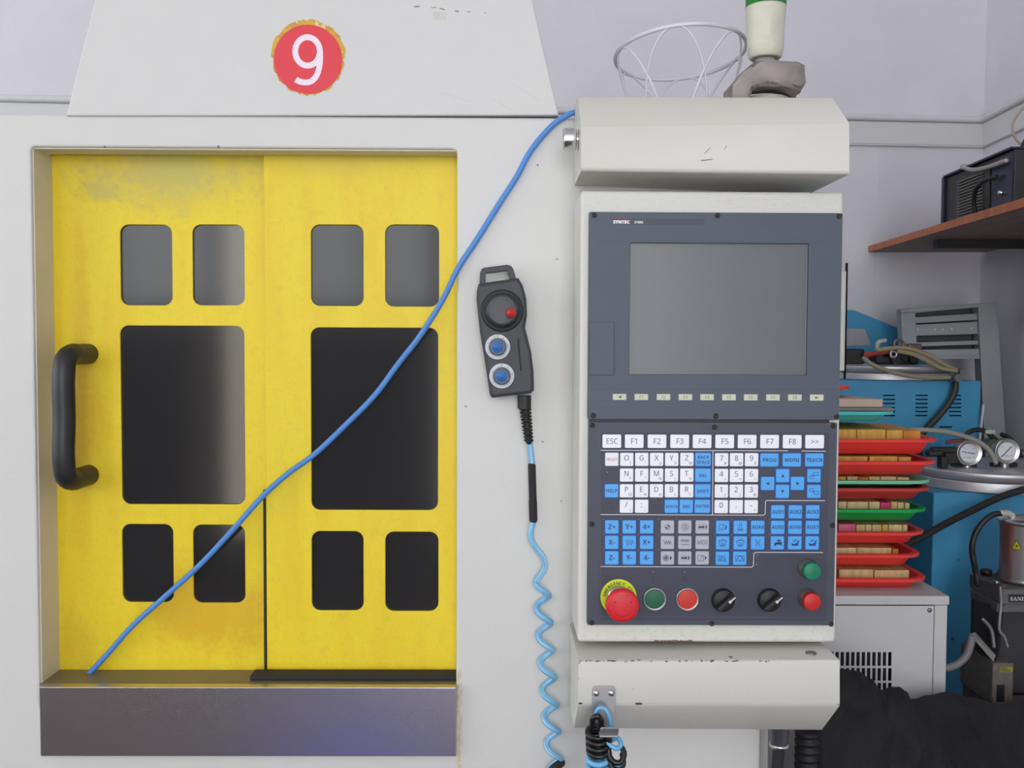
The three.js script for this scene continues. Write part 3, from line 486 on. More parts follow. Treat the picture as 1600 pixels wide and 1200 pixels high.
    c.strokeStyle = css(214, 216, 224); c.lineWidth = 1.15 * q;
    const line = (...p) => { c.beginPath(); p.forEach((k, i) => (i ? c.lineTo(...at(...k)) : c.moveTo(...at(...k)))); c.stroke(); };
    line([938.5, 703.6], [1231.5, 704.4]); line([1252.5, 704.7], [1290, 705]); line([1114, 704], [1113.2, 804.5]);
    line([938.5, 804], [1193, 805], [1195.5, 803], [1196, 783.5], [1198.5, 782], [1289, 782.3]); line([938.5, 885.2], [1174.5, 886.2], [1177, 884.5], [1178, 864.5], [1180.5, 863], [1286, 863.3]);
    c.lineWidth = 0.5 * q; c.strokeStyle = css(92, 98, 112); line([938, 963.5], [1288, 965]); line([937.5, 675], [937.5, 970]);
    // faint dark print: dial scales and headings
    c.fillStyle = css(38, 40, 50, 0.85); c.textAlign = 'center'; c.textBaseline = 'middle'; c.font = `${6 * q}px sans-serif`;
    for (const [t, x, y, s] of [['O', 1020.5, 904, 8], ['O', 1070, 904, 8]]) { c.font = `bold ${s * q}px sans-serif`; c.fillText(t === 'O' && x < 1050 ? 'I' : t, ...at(x, y)); }
    for (const [x, y] of [[1133, 937], [1205, 937]]) for (let k = -5; k <= 5; k++) { const a = k * 0.42, rx = 25; c.font = `${4.6 * q}px sans-serif`; const [u, v] = at(x + Math.sin(a) * rx, y - Math.cos(a) * rx); c.fillText(String(Math.abs(k * 10 + 50)), u, v); }
    for (const y of [874, 880]) for (const x of [1197, 1210]) { c.font = `${4.4 * q}px sans-serif`; c.fillText('ALM', ...at(x, y)); }
    c.font = `${5 * q}px sans-serif`; c.fillText('PAGE', ...at(952, 786)); c.fillText('DOWN', ...at(953, 793));
    // tiny lamp dots by the keys
    for (const [, x0, y0] of [[0, 0, 0]]) for (let j = 0; j < 3; j++) for (let i = 0; i < 12; i++) { const X = [943.5, 970.5, 998, 1029, 1057, 1084.5, 1117, 1143.5, 1171, 1203, 1229, 1256][i]; if (j === 2 && i > 7) continue; const [u, v] = at(X, 811 + j * 24.1); c.fillStyle = css(130, 122, 118, 0.9); c.beginPath(); c.arc(u, v, 0.9 * q, 0, 7); c.fill(); }
    for (const [x, y] of [[949, 738], [1183, 867], [1182, 882], [1020.5, 893.5], [1069.5, 893.5]]) { const [u, v] = at(x, y); c.fillStyle = css(150, 152, 160); c.beginPath(); c.arc(u, v, 0.9 * q, 0, 7); c.fill(); }
    for (const [x, y, w, h, tone, t, sm, fs, ink] of K) {
      const [a, b] = at(x - w / 2 - 0.1, y - h / 2 - 0.1), [d, e] = at(x + w / 2 + 0.1, y + h / 2 + 0.1), [u, v] = at(x, y);
      c.fillStyle = css(...tone); c.beginPath(); c.roundRect(a, b, d - a, e - b, 9); c.fill();
      const dark = ink ? css(...ink) : tone === blue ? css(16, 52, 112) : css(70, 74, 84);
      c.save(); c.translate(u, v); c.scale(q, q); c.fillStyle = c.strokeStyle = dark; c.textAlign = 'center'; c.textBaseline = 'middle';
      if (t) { const two = t.split('|'); c.font = `${tone === blue ? 'bold ' : ''}${fs}px sans-serif`; const shift = sm && fs >= 11.5 ? -2.4 : 0; two.forEach((s, i) => c.fillText(s, shift ? -0.4 : 0, shift + (i - (two.length - 1) / 2) * 7.6, w - 2));
        if (sm) { c.font = '6.2px sans-serif'; c.fillText(sm, 5.6, 5.2); } }
      else { if (tone === grey) c.fillStyle = c.strokeStyle = css(48, 50, 66); if (/up|down|left|right|tap/.test(sm)) c.fillStyle = css(20, 28, 60); icon(c, sm, 1); }
      c.restore();
    }
  });
  const pm = std({ map: tex, roughness: 0.5, bumpMap: orange, bumpScale: 0.00006 }), km = std({ map: tex, roughness: 0.4 });
  const p = add(console_, 'keypad_panel', planarUV(plate(rrShape(r.x0, r.y0, r.x1, r.y1, 0.002), zf, 0.0075, 0.0006), R), pm, 'dark grey panel with white, blue and grey keys');
  for (const [x, y, w, h] of K) { const k = rectAt(x - w / 2, y - h / 2, x + w / 2, y + h / 2, zf); add(p, 'key', planarUV(plate(rrShape(k.x0, k.y0, k.x1, k.y1, 0.0022), zf + 0.0011, 0.0022, 0.0004, 3), R), km); }
  for (const [x, y] of [[925.5, 664.5], [1116.5, 667.5], [1305, 665.5], [925, 819], [1300.5, 821], [924.5, 973], [1112, 974.5], [1298.5, 975]]) add(p, 'screw', screwGeo(P(Math.min(x, 1302), y, zf), zf), M.black);
  const at3 = (x, y) => V(P(x, y, zf).x, P(x, y, zf).y, zf), k = pxm(zf);
  // emergency stop
  const e = at3(966.5, 932.8);
  const ring = canvasTex(512, 512, (c) => {
    c.fillStyle = css(214, 222, 40); c.fillRect(0, 0, 512, 512); c.fillStyle = css(52, 58, 30); c.font = 'bold 62px sans-serif'; c.textAlign = 'center'; c.textBaseline = 'middle';
    const s = 'EMERGENCY STOP'; [...s].forEach((ch, i) => { const a = -1.42 + i * 0.222; c.save(); c.translate(256, 256); c.rotate(a); c.translate(0, -200); c.fillText(ch, 0, 0); c.restore(); });
  });
  const yr = 28.6 * k;
  add(p, 'emergency_plate', planarUV(latheZ([[0.0001, 0], [0.0001, 0.0015], [yr - 0.0006, 0.0015], [yr, 0.001], [yr, 0]], e, 56), { x0: e.x - yr, y0: e.y - yr, w: 2 * yr, h: 2 * yr }), std({ map: ring, roughness: 0.5 }), 'round yellow plate reading EMERGENCY STOP');
  add(p, 'emergency_collar', latheZ([[0.0001, 0.0016], [0.015, 0.0016], [0.015, 0.004], [0.0135, 0.006], [0.0125, 0.006], [0.0125, 0.03], [0.0001, 0.03]], e, 36), M.steel);
  const rt = canvasTex(512, 512, (c) => {
    c.fillStyle = css(214, 28, 40); c.fillRect(0, 0, 512, 512); c.strokeStyle = css(170, 14, 30); c.fillStyle = css(120, 12, 26); c.lineWidth = 9; c.setLineDash([46, 22]);
    c.beginPath(); c.arc(256, 262, 142, -0.5, Math.PI + 0.5); c.stroke(); c.setLineDash([]);
    c.font = 'bold 44px sans-serif'; c.textAlign = 'center'; c.fillText('Schneider', 256, 100); c.font = 'bold 22px sans-serif'; c.fillText('Electric', 270, 132);
    for (const a of [-0.6, Math.PI + 0.6]) { c.save(); c.translate(256 + 142 * Math.cos(a), 262 + 142 * Math.sin(a)); c.rotate(a - 1.57 * Math.sign(Math.cos(a))); c.beginPath(); c.moveTo(22, 0); c.lineTo(-14, -20); c.lineTo(-14, 20); c.fill(); c.restore(); }
  });
  const R0 = 0.0205;
  add(p, 'emergency_button', planarUV(latheZ([[0.0001, 0.029], [0.0165, 0.029], [0.0195, 0.0315], [R0, 0.036], [0.0202, 0.041], [0.019, 0.0432], [0.016, 0.0445], [0.008, 0.0452], [0.0001, 0.0454]], e, 56), { x0: e.x - R0, y0: e.y - R0, w: 2 * R0, h: 2 * R0 }), std({ map: rt, roughness: 0.42 }), 'red mushroom button');
  // flush and raised push buttons
  const push = (x, y, tall, col, col2, what) => {
    const c = at3(x, y), ro = (tall ? 15.5 : 18.4) * k, ri = (tall ? 13.6 : 16) * k, h = tall ? 0.021 : 0.0035;
    add(p, 'button_bezel', tall ? latheZ([[0.0001, 0], [ro, 0], [ro, 0.002], [ro - 0.001, 0.004], [ro - 0.001, 0.0105], [ri - 0.0008, 0.0115], [ri - 0.0008, 0.011], [0.0001, 0.011]], c, 40) : latheZ([[0.0001, 0], [ro, 0], [ro, 0.0022], [ro - 0.0006, 0.0036], [ri + 0.0002, 0.0036], [ri, 0.0015], [0.0001, 0.0015]], c, 44), tall ? std({ color: lin(0.34, 0.32, 0.28), metalness: 0.8, roughness: 0.35 }) : M.steel);
    add(p, 'push_button', tall ? latheZ([[0.0001, 0.0105], [ri, 0.0105], [ri, h - 0.0015], [ri - 0.001, h], [0.0001, h + 0.0004]], c, 40) : latheZ([[0.0001, 0.0012], [ri - 0.0004, 0.0012], [ri - 0.0004, 0.0026], [ri - 0.0012, 0.0032], [0.0001, 0.0034]], c, 40), std({ color: col, roughness: 0.4 }), what);
  };
  push(1022.5, 935.6, false, lin(0.003, 0.115, 0.05), 0, 'green flush push button'); push(1073.5, 935.8, false, lin(0.6, 0.028, 0.014), 0, 'red flush push button');
  push(1261.5, 887.5, true, lin(0.0, 0.2, 0.1), 0, 'green raised push button'); push(1261.5, 934, true, lin(0.58, 0.012, 0.01), 0, 'red raised push button');
  for (const [x, y] of [[1129.5, 937], [1201.5, 937]]) {
    const c = at3(x, y);
    const kn = add(p, 'selector_switch', latheZ([[0.0001, 0], [0.0148, 0], [0.0148, 0.003], [0.0132, 0.004], [0.0128, 0.008], [0.0001, 0.0085]], c, 36), M.black, 'black rotary switch');
    const gr = box(-0.0135, -0.0035, 0.0085, 0.0135, 0.0035, 0.0215, 0.0025); gr.rotateZ(0.72).translate(c.x, c.y, c.z);
    add(p, 'switch_grip', gr, M.black);
    add(p, 'switch_pointer', [box(0.0055, -0.0008, 0.0215, 0.0132, 0.0008, 0.0222, 0.0002), box(0.003, -0.0016, 0.0215, 0.0062, 0.0016, 0.0222, 0.0002)].map((g) => g.rotateZ(0.72).translate(c.x + 0.0006, c.y - 0.0002, c.z)), std({ color: lin(0.75, 0.72, 0.68), roughness: 0.5 }), 'white pointer');
  }
}
// ------------------------------------------------------------------ blue cable across the doors
{
  const pts = [[896, 176], [890, 178.5], [870, 190], [846, 214], [826, 241], [808, 275], [781, 317], [746, 373], [716, 419], [692, 468], [656, 525], [621, 570], [586, 617], [540, 664], [490, 711], [450, 740], [414, 772], [360, 832], [310, 885], [250, 939], [206, 979], [166, 1024], [140, 1052]];
  const w = pts.map(([x, y]) => { const z = x > 714 ? 0.0055 : x > 640 ? 0.0055 - (714 - x) / 74 * 0.016 : -0.0105 - (640 - x) / 500 * 0.034; return P(x, y, z); });
  single('network_cable', 'thin blue cable strung slantwise across the yellow doors', 'cable', tube(w, 0.0039, 240, 12), M.blueCable, w[11].clone());
}
// ------------------------------------------------------------------ hand-wheel pendant
{
  const zf = 0.034, base = P(790, 530, 0);
  const t = thing('handwheel_pendant', 'black hand-wheel pendant with two blue knobs hung on the machine front', 'remote control', base);
  const bodyM = std({ color: lin(0.036, 0.04, 0.05), roughness: 0.5 });
  const q = (x, y) => P(x, y, zf);
  const outline = [[747.5, 444], [745, 455], [744.5, 470], [750, 520], [757.5, 565], [765.5, 617.5], [769, 622], [830, 614.5], [834.5, 610], [833.8, 580], [830, 550], [820.5, 512], [823.7, 492], [822.5, 467], [817.5, 447], [810, 434]].map(([x, y]) => q(x, y));
  add(t, 'body', plate(polyShape(outline), zf, 0.0325, 0.004), bodyM);
  const lo = [[749, 446], [750, 425], [753, 419], [757, 417.5], [793, 413], [799, 415], [802, 420], [807, 437]].map(([x, y]) => q(x, y)), lp = polyShape(lo);
  const hp = new THREE.Path(); [[757, 443], [756.5, 424.5], [794, 419.8], [798.5, 437.5]].forEach(([x, y], i) => { const w = q(x, y); i ? hp.lineTo(w.x, w.y) : hp.moveTo(w.x, w.y); }); hp.closePath(); lp.holes.push(hp);
  add(t, 'hanging_loop', plate(lp, zf - 0.006, 0.016, 0.0015), bodyM);
  const dc = P(784.5, 485.5, zf), kr = pxm(zf);
  add(t, 'dial_rim', latheZ([[0.0001, 0], [0.0285, 0], [0.0275, 0.002], [0.026, 0.003], [0.0001, 0.003]], V(dc.x, dc.y, zf - 0.0003), 48), std({ map: canvasTex(64, 64, (c) => { c.fillStyle = css(34, 34, 36); c.fillRect(0, 0, 64, 64); }), roughness: 0.6 }), 'black graduated ring');
  const wh = add(t, 'hand_wheel', latheZ([[0.0001, 0.003], [0.0235, 0.003], [0.0232, 0.007], [0.0218, 0.009], [0.0205, 0.016], [0.019, 0.018], [0.0155, 0.0182], [0.0145, 0.0172], [0.0001, 0.0172]], V(dc.x, dc.y, zf), 48), std({ color: lin(0.042, 0.046, 0.056), roughness: 0.42 }));
  const rk = P(798.5, 489.2, zf + 0.026);
  add(wh, 'crank_knob', latheZ([[0.0001, -0.009], [0.0035, -0.009], [0.0035, -0.004], [0.006, 0], [0.0064, 0.003], [0.005, 0.0065], [0.0001, 0.008]], V(rk.x, rk.y, zf + 0.026), 24), std({ color: lin(0.55, 0.015, 0.02), roughness: 0.35 }), 'red crank knob');
  const mt = canvasTex(256, 256, (c) => { c.fillStyle = css(206, 210, 220); c.fillRect(0, 0, 256, 256); c.fillStyle = css(70, 74, 90); c.font = '26px sans-serif'; c.textAlign = 'center'; c.textBaseline = 'middle'; [['X', -2.2], ['Y', -1.2], ['Z', -0.3], ['4', 0.6], ['5', 1.4]].forEach(([s, a]) => c.fillText(s, 128 + 106 * Math.sin(a), 128 - 106 * Math.cos(a))); c.fillRect(124, 4, 8, 24); });
  for (const [x, y] of [[777.6, 542], [784, 587.3]]) {
    const c = P(x, y, zf), o = V(c.x, c.y, zf), r = 0.0167;
    const sc = add(t, 'selector_scale', planarUV(latheZ([[0.0001, 0], [r, 0], [r, 0.0008], [0.0001, 0.001]], o, 40), { x0: c.x - r, y0: c.y - r, w: 2 * r, h: 2 * r }), std({ map: mt, roughness: 0.4 }), 'silver scale ring');
    const pts = []; for (let i = 0; i < 48; i++) { const a = i / 48 * Math.PI * 2, rad = i % 2 ? 0.0122 : 0.0112; pts.push(V(c.x + rad * Math.cos(a), c.y + rad * Math.sin(a), 0)); }
    add(sc, 'selector_knob', [plate(polyShape(pts), zf + 0.011, 0.0105, 0.001), latheZ([[0.0102, 0.0108], [0.0102, 0.0117], [0.0088, 0.0117], [0.0088, 0.0108]], o, 36)], std({ color: lin(0.1, 0.11, 0.12), roughness: 0.35, metalness: 0.3 }), 'knurled knob');
    add(sc, 'knob_cap', latheZ([[0.0001, 0.0108], [0.008, 0.0108], [0.0078, 0.012], [0.0001, 0.0138]], o, 32), std({ color: lin(0.035, 0.14, 0.42), roughness: 0.3 }), 'blue knob cap');
  }
  // side grip ribs, gland, ribbed boot
  add(t, 'grip_rib', tube([[810, 530], [811, 548], [814, 578]].map(([x, y]) => P(x, y, zf)), 0.0012, 20, 6), M.black);
  const g0 = P(818, 618, 0.018), g1 = P(820.5, 638, 0.018), rings = [];
  add(t, 'cord_nut', new THREE.CylinderGeometry(0.0096, 0.0096, g0.distanceTo(g1), 10).translate((g0.x + g1.x) / 2, (g0.y + g1.y) / 2, 0.018), M.black);
  for (let i = 0; i < 10; i++) { const f = i / 9, c = P(820.8 + f * 5.5, 640 + f * 48, 0.0165); rings.push(new THREE.TorusGeometry(0.0068 - f * 0.0018, 0.0017, 8, 18).rotateX(Math.PI / 2 + 0.12 * (i % 2 ? 1 : -1)).translate(c.x, c.y, 0.0165)); }
  rings.push(tube([P(820.5, 637, 0.0165), P(823.5, 662, 0.0165), P(826.5, 690, 0.0165)], 0.0044, 16, 12));
  add(t, 'cord_boot', rings, M.black, 'ribbed black cord boot');
  // cord: light blue, taped, then a stretched coil
  const cordTex = dataTex(64, 256, (u, v) => { const n = fbm(u * 8, v * 60, 55); return n > 0.62 ? [196, 226, 246] : n < 0.3 ? [70, 130, 170] : [120, 184, 224]; });
  const cordM = std({ map: cordTex, roughness: 0.3 });
  const zc = 0.0135, pts = [P(826.8, 688, zc), P(829, 705, zc), P(831.5, 725, zc), P(832, 760, zc), P(833.5, 812, zc), P(830, 828, zc), P(830, 842, zc), P(838, 857, zc), P(848.5, 871, zc), P(851.5, 887, zc)];
  const a0 = P(844.5, 900, 0).clone(), a1 = P(866.5, 1195, 0).clone(), turns = 7, NT = 150;
  for (let i = 0; i <= NT; i++) { const f = i / NT, ang = 2.4 + f * turns * Math.PI * 2, x = a0.x + (a1.x - a0.x) * f, y = a0.y + (a1.y - a0.y) * f, r = 0.0092 * Math.min(1, 0.75 + f * 3); if (i > 2) pts.push(V(x + r * Math.cos(ang) , y, 0.0138 - 0.0085 * Math.sin(ang))); }
  add(t, 'coiled_cord', tube(pts, 0.0043, 900, 10), cordM, 'light blue coiled cord');
  add(t, 'tape_wrap', [tube([P(831, 727, zc), P(832, 760, zc), P(832.8, 785, zc)], 0.0052, 24, 12), tube([P(832.6, 783, zc), P(833.4, 812, zc)], 0.0057, 12, 12)], M.rubber, 'black tape wrap');
  const d0 = P(867, 1194, 0.014), d1 = P(860, 1215, 0.012); add(t, 'cord_tail', tube([P(877, 1192, 0.014), P(866, 1200, 0.02), P(858, 1212, 0.012), P(862, 1260, 0.012)], 0.0056, 24, 10), M.rubber, 'black taped end of the cord');
}
// ------------------------------------------------------------------ coiled cord hung over the hook
{
  const zc = 0.176, c = P(939, 1138, zc), t = thing('hanging_cord', 'tangled black and light blue coiled cord hung over the metal hook', 'cord', V(c.x, c.y - 0.05, zc));
  const k = pxm(zc), L = (x, y, z) => V(P(x, y, zc).x, P(x, y, zc).y, z);
  const cordM = std({ color: lin(0.16, 0.44, 0.72), roughness: 0.22 }), blk = std({ color: lin(0.008, 0.008, 0.009), roughness: 0.3 });
  const bl = [], bk = [];
  bl.push(tube([L(927, 1134, 0.172), L(930, 1118, 0.174), L(937, 1106.5, 0.176), L(945, 1107, 0.177), L(951, 1116, 0.178), L(954, 1130, 0.178), L(955, 1142, 0.18)], 0.0026, 60, 10));
  bk.push(tube([L(924, 1128, 0.184), L(925, 1117, 0.188), L(932, 1112, 0.19), L(938, 1120, 0.188), L(936, 1132, 0.186), L(946, 1145, 0.188), L(951, 1152, 0.186)], 0.0036, 60, 10));
  const coil = (cx, cy0, cy1, turns, r, rz, ph) => { const p = []; for (let i = 0; i <= turns * 20; i++) { const f = i / (turns * 20), a = ph + f * turns * Math.PI * 2; const q = L(cx(f), cy0 + (cy1 - cy0) * f, zc); p.push(V(q.x + r * Math.cos(a), q.y - 0.005 * Math.sin(a), q.z + rz * Math.sin(a))); } return tube(p, 0.0034, turns * 40, 10); };
  bk.push(coil((f) => 934 + f * 2, 1140, 1178, 4, 0.0125, 0.011, 0.4));
  bl.push(coil((f) => 936 + f * 2, 1181, 1290, 9, 0.0135, 0.012, 1.0));
  bl.push(tube([L(949, 1155, 0.186), L(955, 1160, 0.188), L(963, 1163, 0.188), L(969, 1158, 0.184), L(964, 1152, 0.178), L(956, 1156, 0.176)], 0.003, 50, 10));
  bk.push(tube([L(950, 1162, 0.18), L(951, 1176, 0.184), L(958, 1184, 0.188), L(968, 1184, 0.188), L(974, 1174, 0.184), L(972, 1167, 0.18)], 0.0034, 50, 10));
  bk.push(tube([L(972, 1178, 0.178), L(973, 1190, 0.182), L(966, 1197, 0.186), L(956, 1194, 0.188), L(951, 1186, 0.184), L(951, 1210, 0.18), L(956, 1250, 0.176)], 0.0034, 50, 10));
  bl.push(tube([L(958, 1190, 0.18), L(964, 1191, 0.184), L(969, 1188, 0.184)], 0.003, 20, 10));
  add(t, 'black_cord', bk, blk); add(t, 'blue_cord', bl, cordM);
}
// ------------------------------------------------------------------ on top of the upper arm
const ARMTOP = Math.min(P(903, 150.5, 0.06).y, P(1300, 152, 0.1).y);
{
  const z = 0.03, c = P(1194.5, 150, z), k = pxm(z), y = (py) => P(1194.5, py, z).y, X = c.x, bt = P(1190, 151, 0.075).y * 0 + ARMTOP + 0.001;
  const t = thing('signal_tower', 'cream stack light with a green lens on a chromed pole', 'signal light', V(X, bt, z));
  add(t, 'base_flange', lathe([[0.0001, bt], [0.034, bt], [0.034, bt + 0.003], [0.031, y(156)], [0.024, y(154)], [0.0001, y(153)]], 40).translate(X, 0, z), std({ color: lin(0.62, 0.58, 0.5), roughness: 0.5 }));
  add(t, 'pole', cyl(11.3 * k, 11.3 * k, y(92) - y(145), 28).translate(X, (y(92) + y(145)) / 2, z), M.chrome);
  const cream = std({ map: mottled([206, 204, 186], 0.12, 5, 14, 91), roughness: 0.45 });
  add(t, 'light_body', lathe([[0.0001, y(96)], [14 * k, y(96)], [14.5 * k, y(88)], [15 * k, y(86)], [20 * k, y(94)], [25 * k, y(90)], [27.5 * k, y(78)], [28 * k, y(60)], [30.5 * k, y(14)], [30.5 * k, y(11)], [0.0001, y(11)]], 44).translate(X, 0, z), cream);
  add(t, 'green_lens', lathe([[0.0001, y(10.8)], [30.8 * k, y(10.8)], [30.8 * k, y(-40)], [29 * k, y(-42)], [0.0001, y(-42)]], 44).translate(X, 0, z), phys({ color: lin(0.01, 0.28, 0.03), roughness: 0.25, clearcoat: 0.5 }), 'green lens ring');
  add(t, 'top_cap', lathe([[0.0001, y(-42.2)], [31 * k, y(-42.2)], [31 * k, y(-56)], [26 * k, y(-62)], [0.0001, y(-63)]], 44).translate(X, 0, z), cream);
}
function lumpy(geo, amp, freq, s) {
  const g = mergeVertices(geo.deleteAttribute('uv') && geo.deleteAttribute('normal') && geo, 1e-5), p = g.attributes.position;
  for (let i = 0; i < p.count; i++) { const x = p.getX(i), y = p.getY(i), z = p.getZ(i), f = freq; p.setXYZ(i, x + amp * (fbm(y * f + 3, z * f + 5, s) - 0.5), y + amp * (fbm(x * f + 9, z * f + 1, s + 1) - 0.5), z + amp * (fbm(x * f, y * f + 7, s + 2) - 0.5)); }
  g.computeVertexNormals(); return g;
}
{ // dirty foam pad, ring-shaped round the pole
  const z = 0.03, pts = [[1129, 176], [1130, 147], [1148, 127], [1158, 118], [1166, 109.5], [1182, 107.5], [1206, 110.5], [1230, 113], [1239, 119], [1242, 130], [1242.5, 143], [1240, 176]].map(([x, y]) => P(x, y, z));
  const hole = (s) => s;
  const s = new THREE.Shape(); pts.forEach((p, i) => (i ? s.lineTo(p.x, p.y) : s.moveTo(p.x, p.y)));
  const n = 26, front = [];
  // walls round the flange: front and back slabs plus the bridge over it, so the pole and flange stand free inside
  const X = P(1194.5, 150, z).x, k = pxm(z);
  const arch = polyShape([pts[1], ...pts.slice(2, 11), P(1236, 156, z), P(1228, 153, z), P(1218, 149.5, z), P(1206, 148, z), P(1194, 147.5, z), P(1182, 148, z), P(1172, 149.5, z), P(1162, 153, z), P(1156, 176, z), P(1129, 176, z)]);
  const g = new THREE.ExtrudeGeometry(arch, { depth: 0.04, steps: 8, bevelEnabled: true, bevelSize: 0.004, bevelOffset: -0.004, bevelThickness: 0.004, bevelSegments: 2, curveSegments: 4 }).translate(0, 0, z + 0.004);
  const lump = lumpy(g, 0.006, 160, 61);
  single('foam_pad', 'grubby grey-brown foam pad wedged round the foot of the signal tower', 'foam', boxUV(toCreasedNormals(lump, 1.2)), std({ map: dataTex(256, 256, (u, v) => { const n = fbm(u * 40, v * 40, 71), m = fbm(u * 9, v * 9, 73); const k = 0.72 + 0.4 * n; return [150 * k * (0.85 + 0.3 * m), 144 * k * (0.85 + 0.28 * m), 140 * k * (0.85 + 0.28 * m)]; }), roughness: 1, bumpMap: bumpTex, bumpScale: 0.0006 }), V(X, ARMTOP, z + 0.02));
}
{ // white wire basket
  const zc = -0.09, c = P(1062.5, 86, zc), base = V(c.x, MT + 0.0015, zc);
  const t = thing('wire_basket', 'round white wire basket standing behind the upper console arm', 'basket', base);
  const w = std({ color: lin(0.72, 0.72, 0.76), roughness: 0.4 });
  const R = 99.5 * pxm(zc), h = c.y - base.y, r0 = R * 0.62;
  const at = (a, f) => { const r = r0 + (R - r0) * f, p = V(Math.cos(a) * r, 0, Math.sin(a) * r).applyMatrix4(new THREE.Matrix4().makeRotationFromEuler(new THREE.Euler(-0.13 * f, 0, 0.05 * f))); return V(base.x + p.x, base.y + h * f + p.y + 0.002, base.z + p.z); };
  const ring = (f, rad) => { const p = []; for (let i = 0; i < 60; i++) p.push(at(i / 60 * Math.PI * 2, f)); return tube(p, rad, 160, 10, true); };
  add(t, 'top_ring', ring(1, 0.003), w); add(t, 'bottom_ring', ring(0, 0.002), w);
  for (let i = 0; i < 6; i++) { const a0 = i / 6 * Math.PI * 2 + 1.83, p = []; for (let j = 0; j <= 24; j++) { const s = -1 + j / 12; p.push(at(a0 + s * 0.78, 1 - s * s * 0.98)); } add(t, 'wire', tube(p, 0.0017, 60, 8), w); }
}
// ------------------------------------------------------------------ background on the right
const BLUE = std({ map: mottled([66, 152, 194], 0.12, 7, 7, 111), roughness: 0.45 });
const sideX = (d) => C0.x - Math.sin(0.052) * (2.6 - d) / Math.cos(0.052);      // face of the right wall at distance d from the camera
